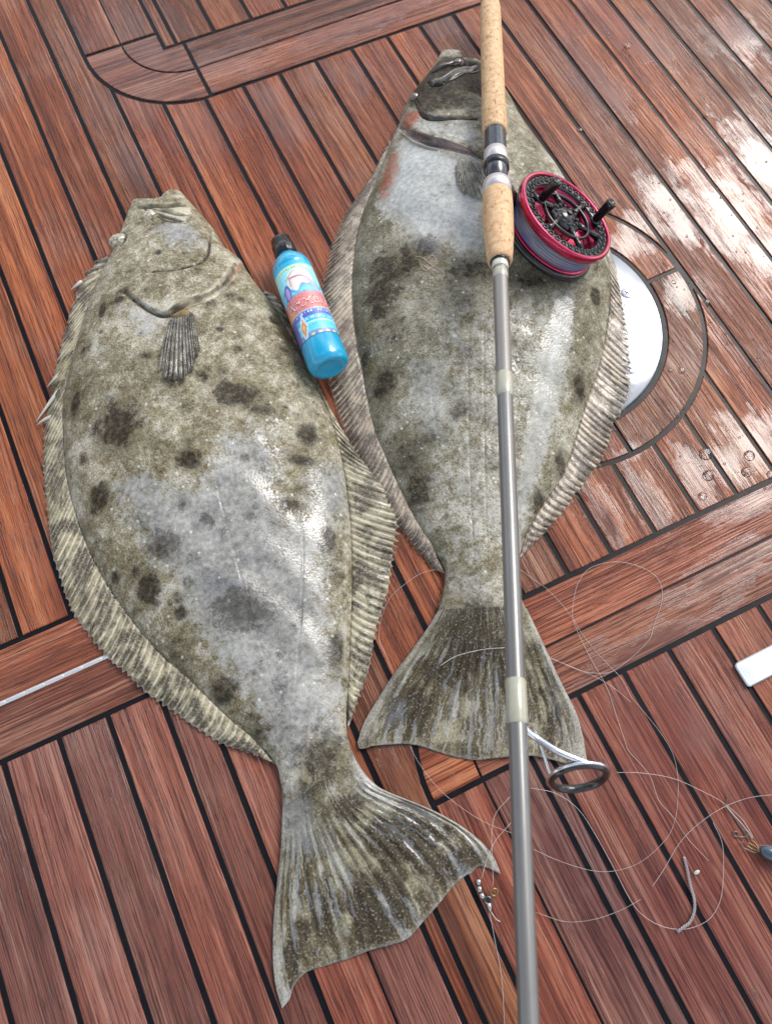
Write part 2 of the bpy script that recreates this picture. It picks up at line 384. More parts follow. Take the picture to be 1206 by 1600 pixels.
def screw(px, py, parent):
    w = at((px, py), .001)[0]; M_ = Matrix.Translation((w[0], w[1], .0011))
    s_ = MB().lathe([(.0, .0008), (.006, .0008), (.0072, .0002), (.0078, -.0004), (.0082, .0003), (.0088, .0001)], 24, M_).build('screw', STEEL2, parent)
    mm = MB(); mm.box((0, 0, .0007), (.0032, .0007, .0004), M_ @ Matrix.Rotation(.5, 4, 'Z')); mm.box((0, 0, .00075), (.0007, .0032, .0004), M_ @ Matrix.Rotation(.5, 4, 'Z'))
    mm.build('screw_slot', DARK, s_, False)
screw(979, 458, pl); screw(984, 576, pl)
bar = tag(empty('steel_strap', (.42, -.034, 0)), 'flat bright steel strap with rounded corners on the right-hand planks', 'strap')
def rounded_rect(x0, x1, y0, y1, r, n=6):
    return arc(x1-r, y0+r, r, -90, 0, n)+arc(x1-r, y1-r, r, 0, 90, n)+arc(x0+r, y1-r, r, 90, 180, n)+arc(x0+r, y0+r, r, 180, 270, n)
P = np.array(rounded_rect(.372, .52, -.0465, -.021, .004)); n = len(P); Q = offset_poly(P, lambda a, c: .0011)
V = [(x, y, .0008) for x, y in P]+[(x, y, .0042) for x, y in P]+[(x, y, .0053) for x, y in Q]
link('strap_plate', mesh('strap_plate', V, [(i, (i+1) % n, n+(i+1) % n, n+i) for i in range(n)]+[(n+i, n+(i+1) % n, 2*n+(i+1) % n, 2*n+i) for i in range(n)]+[tuple(range(2*n, 3*n))]), STEEL2, bar, False)
hg = empty('piano_hinge', (-.29, .2525, 0)); tag(hg, 'thin silver piano hinge between two boards at the left edge', 'hinge')
def hinge_mat():
    t = NT('hinge_aluminium'); n = t.noise(t.pos(), 500, 4)
    t.P(Base_Color=t.mix(n, (.62, .63, .62), (.78, .78, .77)), Metallic=.75, Roughness=.38); return t.m
HM = hinge_mat()
kx = -.62; kn = None
while kx < -.10:
    if kn is None:
        bm_ = MB(); bm_.tube([(0, 0, 0), (.0006, 0, 0), (.0189, 0, 0), (.0194, 0, 0)], [.0025, .0026, .0026, .0025], 10); kn = mesh('knuckle', bm_.v, bm_.f); kn.materials.append(HM); kn.shade_smooth()
    o = bpy.data.objects.new('knuckle', kn); COL.objects.link(o); o.parent = hg; o.location = (kx+.29, 0, -.0009); kx += .0196

# ------------------------------------------------------------------ fish
def poly_sd(poly, X):
    """signed distance to polygon, positive inside (m)"""
    poly = np.asarray(poly); a = poly; c = np.roll(poly, -1, 0); best = np.full(len(X), 1e9); ins = np.zeros(len(X), bool)
    for p, q in zip(a, c):
        ab = q-p; t = np.clip(((X-p)@ab)/(ab@ab+1e-12), 0, 1); best = np.minimum(best, np.hypot(*(p+t[:, None]*ab-X).T))
        cond = ((p[1] > X[:, 1]) != (q[1] > X[:, 1])); xi = (q[0]-p[0])*(X[:, 1]-p[1])/(q[1]-p[1]+1e-12)+p[0]
        ins ^= cond & (X[:, 0] < xi)
    return np.where(ins, best, -best)
def line_sd(L_, X):
    """signed distance to an open polyline; positive on its left; and fraction along"""
    L_ = catmull(L_, 6); best = np.full(len(X), 1e9); sg = np.ones(len(X)); fr = np.zeros(len(X)); n_ = len(L_)-1
    for i in range(n_):
        p, q = L_[i], L_[i+1]; ab = q-p; t = np.clip(((X-p)@ab)/(ab@ab+1e-12), 0, 1); d = np.hypot(*(p+t[:, None]*ab-X).T)
        cr_ = ab[0]*(X[:, 1]-p[1])-ab[1]*(X[:, 0]-p[0]); k = d < best
        best = np.where(k, d, best); sg = np.where(k, np.sign(cr_), sg); fr = np.where(k, (i+t)/n_, fr)
    return best*sg, fr
def coons(top, bot, left, right):
    nc, nr = len(top), len(left); u = np.linspace(0, 1, nc)[None, :, None]; v = np.linspace(0, 1, nr)[:, None, None]
    return ((1-v)*top[None]+v*bot[None]+(1-u)*left[:, None]+u*right[:, None]
            - ((1-u)*(1-v)*top[0]+u*(1-v)*top[-1]+(1-u)*v*bot[0]+u*v*bot[-1]))

def fish_material(name, A, B, C, seed, SHEEN0, SHEEN1):
    t = NT(name); p = t.vmath('ADD', t.pos(), (seed, seed*.7, 0)); at_ = t.n('Attribute', attribute_name='pig')
    sp_ = t.n('SeparateColor', Color=at_.outputs['Color']).outputs; wet = at_.outputs['Alpha']
    big = t.noise(p, 20, 5, .6, .4); med = t.noise(p, 85, 6, .65, .3); m2 = t.noise(p, 190, 5, .65, .2); fine = t.noise(p, 480, 4, .65); gr = t.noise(p, 1300, 2, .6)
    vor = t.n('TexVoronoi', Scale=430.0); t.set(vor.inputs['Vector'], p); vd = vor.outputs['Distance']
    dots = t.n('TexVoronoi', Scale=95.0); t.set(dots.inputs['Vector'], p)
    dsel = t.math('MULTIPLY', t.ss(dots.outputs['Distance'], .20, .09), t.ss(t.n('SeparateColor', Color=dots.outputs['Color']).outputs[0], .55, .6))
    v = t.math('ADD', t.math('MULTIPLY', big, .42), t.math('ADD', t.math('MULTIPLY', med, .36), t.math('MULTIPLY', m2, .22)))
    col = t.ramp(v, [(.37, A), (.48, B), (.60, C)])
    # ochre stain in patches
    och = t.noise(t.vmath('ADD', p, (3, 8, 1)), 34, 4, .6)
    col = t.mix(t.math('MULTIPLY', t.ss(och, .54, .68), .45), col, t.mix(m2, (.075, .055, .014), (.20, .155, .060)))
    sky_sheen = t.ss(t.math('ADD', wet, t.math('ADD', t.math('MULTIPLY', t.math('SUBTRACT', med, .5), 1.7), t.math('MULTIPLY', t.math('SUBTRACT', m2, .5), .9))), .22, .80)
    col = t.mix(t.math('MULTIPLY', sky_sheen, t.mixf(t.ss(wet, 1.0, 1.3), .40, .84)), col, t.mix(t.ss(m2, .30, .70), SHEEN0, SHEEN1))      # reflected sky sheen put into the skin colour
    keep = t.mixf(sky_sheen, 1.0, .25)
    col = t.mix(t.math('MULTIPLY', t.math('MULTIPLY', t.ss(fine, .46, .60), .52), keep), col, t.mix(1.0, col, (1.65, 1.63, 1.62), 'MULTIPLY'))
    col = t.mix(t.math('MULTIPLY', t.math('MULTIPLY', t.ss(fine, .50, .38), .58), keep), col, t.mix(1.0, col, (.42, .39, .33), 'MULTIPLY'))
    # pale specks
    col = t.mix(t.math('MULTIPLY', t.math('MULTIPLY', t.ss(gr, .60, .69), keep), .6), col, (.58, .57, .52)); col = t.mix(t.math('MULTIPLY', dsel, .75), col, (.60, .59, .52))
    rag = t.math('MULTIPLY', t.math('SUBTRACT', med, .5), 2.0); rag2 = t.math('MULTIPLY', t.math('SUBTRACT', fine, .5), 1.3)
    spot = t.ss(t.math('ADD', sp_[0], t.math('ADD', rag, rag2)), .27, .78)
    spot = t.math('MULTIPLY', spot, t.ss(sp_[0], .0, .15))
    col = t.mix(t.math('MULTIPLY', spot, t.mixf(sky_sheen, .92, .74)), col, t.mix(t.ss(m2, .42, .66), (.014, .010, .006), (.066, .050, .028)))
    pale = t.ss(t.math('ADD', sp_[1], t.math('MULTIPLY', rag, .5)), .25, .75)
    col = t.mix(t.math('MULTIPLY', pale, .8), col, t.mix(med, (.40, .36, .26), (.58, .54, .44)))
    red = t.ss(t.math('ADD', sp_[2], t.math('MULTIPLY', rag, .6)), .3, .7)
    col = t.mix(t.math('MULTIPLY', red, .8), col, t.mix(fine, (.20, .035, .015), (.36, .11, .06)))
    wn = t.noise(t.vmath('MULTIPLY', p, (1, .45, 1)), 130, 5, .6, .3)
    film = t.ss(t.math('ADD', wet, t.math('ADD', t.math('MULTIPLY', t.math('SUBTRACT', wn, .5), 1.0), t.math('MULTIPLY', t.math('SUBTRACT', fine, .5), .9))), .42, .74)
    hgt = t.math('ADD', t.math('MULTIPLY', vd, .8), t.math('ADD', t.math('MULTIPLY', fine, .6), t.math('MULTIPLY', gr, .25)))
    b1 = t.bump(m2, t.mixf(film, .25, .05), .0025); nrm = t.bump(hgt, t.mixf(film, .55, .14), .0012, b1)
    t.P(Base_Color=col, Roughness=t.mixf(film, t.mixf(fine, .34, .58), .26), Normal=nrm, Specular_IOR_Level=t.mixf(film, .12, .5),
        Coat_Weight=t.mixf(film, .03, .75), Coat_Roughness=t.mixf(film, .25, .10), Coat_IOR=1.45, Coat_Normal=nrm)
    return t.m
def fin_material(name, cream, olive, dark, clear, seed):
    """uv.x = ray number, uv.y = 0 at the base, 1 at the tip"""
    t = NT(name); uv = t.n('UVMap', uv_map='ray').outputs[0]; s_ = t.n('SeparateXYZ', Vector=uv).outputs
    p = t.vmath('ADD', t.pos(), (seed, 0, 0))
    fine = t.noise(p, 600, 4); med = t.noise(p, 120, 4); big = t.noise(p, 45, 4, .6, .5)
    ux = t.math('ADD', s_[0], t.math('MULTIPLY', t.math('SUBTRACT', med, .5), .35))
    fr = t.math('ABSOLUTE', t.math('SUBTRACT', t.math('FRACT', ux), .5))      # .5 on a ray, 0 between
    rid = t.math('FLOOR', t.math('ADD', s_[0], .5)); rw = t.noise(t.comb(t.math('MULTIPLY', rid, 7.31), seed, 0), 1.0, 1)
    ray = t.math('MULTIPLY', t.ss(fr, t.mixf(rw, .0, .40), .46), t.mixf(t.ss(big, .4, .6), .55, 1.0))
    cell = t.noise(t.comb(t.math('MULTIPLY', rid, 3.7), t.math('MULTIPLY', s_[1], 3.0), seed+3), 1.0, 3, .6)
    bl = t.math('ADD', t.math('MULTIPLY', big, .55), t.math('MULTIPLY', cell, .45))
    mem = t.mix(t.ss(bl, .42, .58), dark, olive)
    rc = t.mix(t.ss(t.math('ADD', t.math('MULTIPLY', bl, .8), t.math('MULTIPLY', med, .2)), .38, .54), t.mix(.5, olive, dark), cream)
    col = t.mix(ray, mem, rc); col = t.mix(t.math('MULTIPLY', t.ss(fine, .5, .68), .35), col, (.52, .49, .40))
    col = t.mix(t.math('MULTIPLY', t.ss(fine, .5, .36), .5), col, t.mix(1.0, col, (.5, .47, .42), 'MULTIPLY'))
    col = t.mix(t.math('MULTIPLY', t.ss(s_[1], .93, 1.0), .55), col, (.60, .54, .44))
    tr = t.math('MULTIPLY', t.math('MULTIPLY', t.math('SUBTRACT', 1.0, ray), t.ss(t.math('ADD', s_[1], t.math('MULTIPLY', t.math('SUBTRACT', big, .5), .6)), .40, .95)), clear)
    t.P(Base_Color=col, Roughness=t.mixf(med, .20, .50), Coat_Weight=t.ss(med, .45, .6), Coat_Roughness=.10, Coat_IOR=1.4, Specular_IOR_Level=.35,
        Normal=t.bump(t.math('ADD', fine, t.math('MULTIPLY', med, .8)), .4, .0012), Alpha=t.math('SUBTRACT', 1.0, tr))
    return t.m

class Fish: pass
def build_fish(label, top, left, right, bot, tl, tr, tb, Tprof, fins, spots, wet_sheens, pales, reds, creases, mats, extra_spots, base_px, seed, darks=()):
    fs = Fish(); bm_, fm_, tm_ = mats
    b0 = at(base_px)[0]; root = empty('flatfish', (b0[0], b0[1], 0)); tag(root, label, 'fish', 'flatfish laid out on the deck'); fs.root = root
    ZE = .008; NC, NR = 210, 520
    W2 = lambda P_, z=ZE: at(P_, z)[:, :2]
    G = coons(resample(W2(top), NC), resample(W2(bot), NC, False), resample(W2(left), NR), resample(W2(right), NR))
    u = np.linspace(-1, 1, NC)[None]; v = np.linspace(0, 1, NR)[:, None]
    T = np.interp(v, [a for a, _ in Tprof], [c for _, c in Tprof])
    Tc = np.convolve(np.pad(T[:, 0], 20, 'edge'), np.ones(41)/41, 'valid')[:, None]
    prof = (1-np.abs(u)**2.3)**.72
    X = G.reshape(-1, 2)
    Z = (ZE+Tc*prof).reshape(-1)
    xs, ys = X[:, 0], X[:, 1]; mid = prof.repeat(NR, 0).reshape(-1)
    Z += mid*(.0011*np.sin(xs*61+seed)*np.sin(ys*37+2*seed)+.0007*np.sin(xs*130+ys*71+seed))
    # lateral ridge and side hollows
    uu = u.repeat(NR, 0).reshape(-1); vv = v.repeat(NC, 1).reshape(-1)
    Z += .0007*np.exp(-(uu/.10)**2)*np.clip((vv-.25)*4, 0, 1)
    for s_ in (-.62, .62): Z -= .0010*np.exp(-((uu-s_)/.13)**2)*np.clip((vv-.25)*4, 0, 1)*np.clip((1-vv)*6, 0, 1)
    fs.X, fs.Z = X, Z.copy()
    def on(P_):                                       # survey point -> point on this fish's back
        P_ = np.atleast_2d(P_); out = []
        for q in P_:
            z = .04
            for _ in range(4):
                w = at(q, z)[0]; k = np.argmin((X[:, 0]-w[0])**2+(X[:, 1]-w[1])**2); z = .5*z+.5*fs.Z[k]
            w = at(q, z)[0]; out.append((w[0], w[1], fs.Z[k]))
        return np.array(out)
    fs.on = on
    creases = [(on(c_[0])[:, :2],)+tuple(c_[1:]) for c_ in creases]
    for pts, w, dep, lip, lw in creases:
        d, fr = line_sd(pts, X); env = np.sin(np.clip(fr, 0.0, 1)*math.pi)**.35*np.clip(mid*3, 0, 1)
        Z += env*(-dep*np.exp(-(d/w)**2)+lip*np.where(d > 0, np.exp(-(d/lw)**2), 0)*(1-np.exp(-(d/w)**2)))
    fs.X, fs.Z = X, Z
    def pig(XY):
        A = np.zeros((len(XY), 4))
        for px, py, rx, ry, s_ in spots:
            c = on((px, py))[0]; sc = 1/1480.
            dx, dy = XY[:, 0]-c[0], XY[:, 1]-c[1]
            ax = dx*CM[0][0]+dy*CM[0][1]; ay = dx*RIGHT[1]*-1+dy*RIGHT[0]          # camera-right / away axes on the deck
            r = np.hypot(ax/(rx*sc), ay/(ry*sc)); A[:, 0] = np.maximum(A[:, 0], s_*np.clip(1.35-r*.85, 0, 1))
        for pts, w, dep, lip, lw in creases:
            d, fr = line_sd(pts, XY); A[:, 0] = np.maximum(A[:, 0], min(.85, dep*300+.1)*np.exp(-(d/(w*.9))**2)*np.sin(np.clip(fr, 0, 1)*math.pi)**.3)  # crease shade put into the dark pigment, stronger with depth
        for (px, py, r_, s_) in extra_spots:
            c = on((px, py))[0]; r = np.hypot(XY[:, 0]-c[0], XY[:, 1]-c[1])/r_; A[:, 0] = np.maximum(A[:, 0], s_*np.clip(1.3-r*.8, 0, 1))
        for ch, lst, soft in ((0, darks, .008), (1, pales, .006), (2, reds, .006), (3, wet_sheens, .014)):
            for pl_ in lst:
                s_ = 1.0
                if isinstance(pl_, tuple): pl_, s_ = pl_
                soft_ = (soft if s_ > 1.2 else soft*2.2) if ch == 3 else soft
                d = poly_sd(on(pl_)[:, :2], XY); A[:, ch] = np.maximum(A[:, ch], s_*np.clip(.5+d/(2*soft_), 0, 1))
        return A
    # closed body: back surface + skirt + belly
    ring = np.r_[np.arange(NC), np.arange(1, NR)*NC+NC-1, (NR-1)*NC+np.arange(NC-2, -1, -1), np.arange(NR-2, 0, -1)*NC]
    V3 = np.c_[X, Z]; sk = V3[ring].copy(); sk[:, 2] = .0012; n0 = len(V3); m_ = len(ring)
    cen = sk[:, :2].mean(0); sk[:, :2] += (cen-sk[:, :2])*.02
    Fb = grid_faces(NR, NC)[:, ::-1].tolist()+[(ring[i], n0+i, n0+(i+1) % m_, ring[(i+1) % m_]) for i in range(m_)][::1]+[tuple(n0+np.arange(m_))]
    allv = np.vstack([V3, sk]); me = mesh('body', allv, [tuple(int(q) for q in f) for f in Fb])
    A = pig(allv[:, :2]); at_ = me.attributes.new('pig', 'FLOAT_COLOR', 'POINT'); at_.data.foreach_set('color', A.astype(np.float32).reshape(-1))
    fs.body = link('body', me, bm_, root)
    # tail fin: continues the last body row
    NT_ = 90
    lastrow = G[-1]; tg = coons(lastrow, resample(W2(tb, .003), NC, True), resample(W2(tl, .006), NT_), resample(W2(tr, .006), NT_))
    tu = np.linspace(-1, 1, NC)[None]; tv = np.linspace(0, 1, NT_)[:, None]
    base = (Z.reshape(NR, NC)[-1])[None]; NRAY = 19
    zz = base*(1-tv)**2.2+(.0022)*(1-(1-tv)**2.2)+.0016*np.cos(tu*math.pi*NRAY)*np.clip(tv*3-.4, 0, 1)*np.clip(1.15-tv, .2, 1)
    zz += .0015*np.sin(tu*5+seed)*tv+.001
    TV = np.c_[tg.reshape(-1, 2), zz.reshape(-1)]
    tm = mesh('tail_fin', TV, grid_faces(NT_, NC)[:, ::-1].tolist())
    A = pig(TV[:, :2]); a_ = tm.attributes.new('pig', 'FLOAT_COLOR', 'POINT'); a_.data.foreach_set('color', A.astype(np.float32).reshape(-1))
    uvs = np.stack([(tu*NRAY/2+50+0*tv).reshape(-1), (tv+0*tu).reshape(-1)], 1); add_uv(tm, uvs)
    tf = link('tail_fin', tm, tm_, root); sol(tf, .0008)
    # long fins
    for nm, inner, outer, nray, amp, zin, ztip, sweep in fins:
        fin_strip(nm, W2(inner, zin), W2(outer, ztip), nray, amp, zin, ztip, sweep, fm_, root, seed)
    return fs
def sol(o, th):
    md = o.modifiers.new('thickness', 'SOLIDIFY'); md.thickness = th; md.offset = -1
def add_uv(me, uvs):
    l = me.uv_layers.new(name='ray'); idx = np.empty(len(me.loops), np.int32); me.loops.foreach_get('vertex_index', idx)
    l.data.foreach_set('uv', uvs[idx].astype(np.float32).reshape(-1))
def fin_strip(nm, I, O, nray, amp, zin, ztip, sweep, mat, root, seed, flat=False):
    k = 8; N = nray*k+1; M_ = 14
    I2 = resample(I, N); O2 = resample(O, N); a = np.linspace(0, 1, N)
    so_ = np.clip(a+sweep*np.sin(math.pi*a)+sweep*1.6*np.clip(a*14, 0, 1)*(1-a)**3, 0, 1)
    O3 = np.stack([np.interp(so_, a, O2[:, q]) for q in (0, 1)], 1)
    ph = a*nray+(.30*np.sin(a*nray*.61+seed)+.22*np.sin(a*nray*.27+2))*np.sin(math.pi*a); rid = .5+.5*np.cos(2*math.pi*ph)
    jit = np.interp(ph, np.arange(nray+1), rng.uniform(.35, 1.5, nray+1)*np.where(rng.uniform(0, 1, nray+1) < .12, 2.2, 1)); jz = np.interp(ph, np.arange(nray+1), rng.uniform(-.0014, .0020, nray+1))
    D = O3-I2; Ln = np.linalg.norm(D, axis=1)[:, None]+1e-9; am = np.interp(a, np.linspace(0, 1, len(amp)), amp)
    O4 = O3+D/Ln*((am*(rid**2.2-.6)*jit)[:, None])
    w = np.linspace(0, 1, M_)
    tang = np.gradient(I2, axis=0); tang /= np.linalg.norm(tang, axis=1)[:, None]+1e-9
    V = []; UV = []
    zi = np.interp(a, [0, .06, .94, 1], [.5, 1, 1, .5])*zin; zt = np.atleast_1d(ztip)
    ztp = np.interp(a, np.linspace(0, 1, len(zt)), zt) if len(zt) > 1 else np.full(N, float(ztip))
    rows = []
    for j, t in enumerate(w):
        xy = I2*(1-t)+O4*t+tang*(.010*math.sin(math.pi*t)*sweep*6)
        z = zi*(1-t)+ztp*t+.0022*math.sin(math.pi*t)+.0009*(rid-.5)*2*min(1, .35+2.2*t)*(1-.35*t)*(.55+.45*np.sin(a*31+seed))+jz*t+.0010*np.sin(a*23+seed+2*t)*t
        rows.append(np.c_[xy, np.maximum(z, .0012)]); UV.append(np.c_[ph+.5, np.full(N, t)])
    # root strip tucked into the body
    V = np.vstack(rows); UV = np.vstack(UV)
    me = mesh(nm, V, grid_faces(M_, N).tolist()); add_uv(me, UV)
    o = link(nm, me, mat, root); sol(o, .0006); return o
def fan_fin(fs, nm, base, tipl, nray, mat, root, h=.004):
    """small fan on the back: base polyline, tip polyline (survey points)"""
    I = fs.on(base); O = fs.on(tipl); k = 8; N = nray*k+1; M_ = 14; I = resample(I, N); O = resample(O, N); a = np.linspace(0, 1, N); ph = a*nray; rid = .5+.5*np.cos(2*math.pi*ph)
    rows = []; UV = []; jt = rng.uniform(-.10, .08, nray+1)
    for t in np.linspace(0, 1, M_):
        q = I*(1-t)+O*t; D = O-I; q = q+D*(.04*(rid**2-.5)*t)[:, None]
        q[:, 2] = q[:, 2]+h*math.sin(math.pi*min(1, t*1.02)**.8)*.9+.0026*(1-.4*t)+.0011*(rid-.5)*min(1, 3*t)
        q = q+D*((np.interp(ph, np.arange(nray+1), jt))*t*t)[:, None]
        rows.append(q); UV.append(np.c_[ph+.5, np.full(N, t*.9)])
    me = mesh(nm, np.vstack(rows), grid_faces(M_, N).tolist()); add_uv(me, np.vstack(UV)); o = link(nm, me, mat, root); sol(o, .0007); return o

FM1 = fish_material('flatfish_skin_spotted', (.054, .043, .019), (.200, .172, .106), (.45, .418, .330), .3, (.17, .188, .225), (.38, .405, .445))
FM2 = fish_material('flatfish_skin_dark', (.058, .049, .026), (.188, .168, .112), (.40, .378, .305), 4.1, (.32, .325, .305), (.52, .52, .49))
FN1 = fin_material('fin_cream_banded', (.60, .54, .39), (.36, .315, .20), (.075, .06, .036), .45, 1.7)
FN2 = fin_material('fin_tan_banded', (.58, .49, .37), (.36, .29, .215), (.13, .10, .078), .85, 6.2)
def tail_material(name, seed):
    t = NT(name); uv = t.n('UVMap', uv_map='ray').outputs[0]; s_ = t.n('SeparateXYZ', Vector=uv).outputs
    at_ = t.n('Attribute', attribute_name='pig'); pg = t.n('SeparateColor', Color=at_.outputs['Color']).outputs
    p = t.vmath('ADD', t.pos(), (seed, 0, 0)); med = t.noise(p, 70, 5, .6, .3); fine = t.noise(p, 480, 4); big = t.noise(p, 28, 4)
    st = t.noise(t.comb(t.math('MULTIPLY', s_[0], 1.7), t.math('MULTIPLY', s_[1], 1.6), seed), 1.0, 4, .6)
    st2 = t.noise(t.comb(t.math('MULTIPLY', s_[0], 5), t.math('MULTIPLY', s_[1], 2.2), seed), 1.0, 3, .6)
    m2 = t.noise(p, 170, 5, .65)
    col = t.ramp(t.math('ADD', t.math('MULTIPLY', med, .6), t.math('MULTIPLY', big, .4)), [(.38, (.05, .04, .018)), (.5, (.16, .14, .085)), (.62, (.36, .34, .27))])
    warp = t.math('ADD', s_[0], t.math('MULTIPLY', t.math('SUBTRACT', med, .5), 1.2))
    s1 = t.noise(t.comb(t.math('MULTIPLY', warp, 1.5), t.math('MULTIPLY', s_[1], 2.4), seed), 1.0, 5, .65)
    s2 = t.noise(t.comb(t.math('MULTIPLY', warp, 4.6), t.math('MULTIPLY', s_[1], 3.0), seed), 1.0, 4, .65)
    fray = t.ss(t.math('ADD', s_[1], t.math('MULTIPLY', t.math('SUBTRACT', med, .5), .35)), .14, .42)
    rays = t.ramp(t.math('ADD', t.math('MULTIPLY', s1, .55), t.math('MULTIPLY', s2, .45)), [(.36, (.022, .016, .007)), (.48, (.080, .062, .030)), (.56, (.20, .175, .11)), (.68, (.44, .42, .35))])
    rays = t.mix(t.math('MULTIPLY', t.ss(big, .52, .62), .55), rays, t.mix(m2, (.20, .18, .10), (.50, .46, .32)))
    col = t.mix(t.math('MULTIPLY', fray, .92), col, rays)
    spot = t.math('MULTIPLY', t.ss(t.math('ADD', pg[0], t.math('ADD', t.math('MULTIPLY', t.math('SUBTRACT', med, .5), 1.3), t.math('MULTIPLY', t.math('SUBTRACT', s2, .5), 1.6))), .36, .66), t.ss(pg[0], 0, .15))
    col = t.mix(t.math('MULTIPLY', spot, .92), col, t.mix(m2, (.014, .010, .005), (.060, .043, .020)))
    au = t.math('ADD', t.math('ABSOLUTE', t.math('SUBTRACT', s_[0], 50.0)), t.math('MULTIPLY', t.math('SUBTRACT', med, .5), 1.6))
    edge = t.math('MAXIMUM', t.ss(au, 8.2, 9.4), t.math('MULTIPLY', t.ss(s_[1], .975, 1.0), .6))
    col = t.mix(t.math('MULTIPLY', edge, .62), col, t.mix(m2, (.26, .25, .23), (.50, .47, .40)))
    col = t.mix(t.math('MULTIPLY', t.ss(fine, .55, .7), .35), col, (.5, .48, .42)); col = t.mix(t.math('MULTIPLY', t.ss(fine, .5, .36), .6), col, t.mix(1.0, col, (.45, .42, .36), 'MULTIPLY'))
    film = t.math('MAXIMUM', t.math('MULTIPLY', t.ss(s1, .55, .60), fray), t.ss(t.math('ADD', at_.outputs['Alpha'], t.math('MULTIPLY', t.math('SUBTRACT', s2, .5), 1.2)), .45, .58))
    col = t.mix(t.math('MULTIPLY', film, .24), col, (.36, .38, .42))  # blue-grey sheen of the wet film mixed into the tail colour
    nrm = t.bump(t.math('ADD', fine, t.math('MULTIPLY', s2, 1.6)), t.mixf(film, .5, .12), .0013)
    t.P(Base_Color=col, Roughness=t.mixf(film, .46, .2), Normal=nrm, Coat_Normal=nrm, Coat_Weight=t.mixf(film, .05, .6), Coat_Roughness=t.mixf(film, .2, .07), Coat_IOR=1.45, Specular_IOR_Level=t.mixf(film, .22, .6))
    return t.m
TM1 = tail_material('tail_spotted', 2.2); TM2 = tail_material('tail_brown', 9.5)

TP = [(0, .005), (.03, .013), (.08, .027), (.16, .042), (.32, .055), (.5, .052), (.68, .038), (.85, .022), (.95, .014), (1, .011)]
left1 = [(205, 318), (197, 340), (186, 372), (177, 395), (163, 425), (147, 455), (130, 505), (116, 555), (105, 600), (99, 640), (101, 700), (107, 755), (125, 820), (155, 890), (200, 960), (250, 1020), (300, 1065), (350, 1115), (400, 1158), (430, 1192), (439, 1225), (442, 1262)]
right1 = [(295, 314), (317, 338), (337, 363), (354, 391), (366, 401), (378, 409), (384, 420), (405, 450), (425, 475), (447, 515), (470, 555), (492, 600), (513, 645), (530, 700), (542, 770), (548, 830), (550, 905), (548, 980), (545, 1055), (541, 1125), (545, 1160), (556, 1187)]
rs = np.random.default_rng(5)
ex1 = [(x, y, r, s_) for x, y, r, s_ in [(rs.uniform(130, 520), rs.uniform(400, 1150), rs.uniform(.003, .009), rs.uniform(.25, .7)) for _ in range(120)] if 120+max(0, (y-800)*.8) < x < 520]
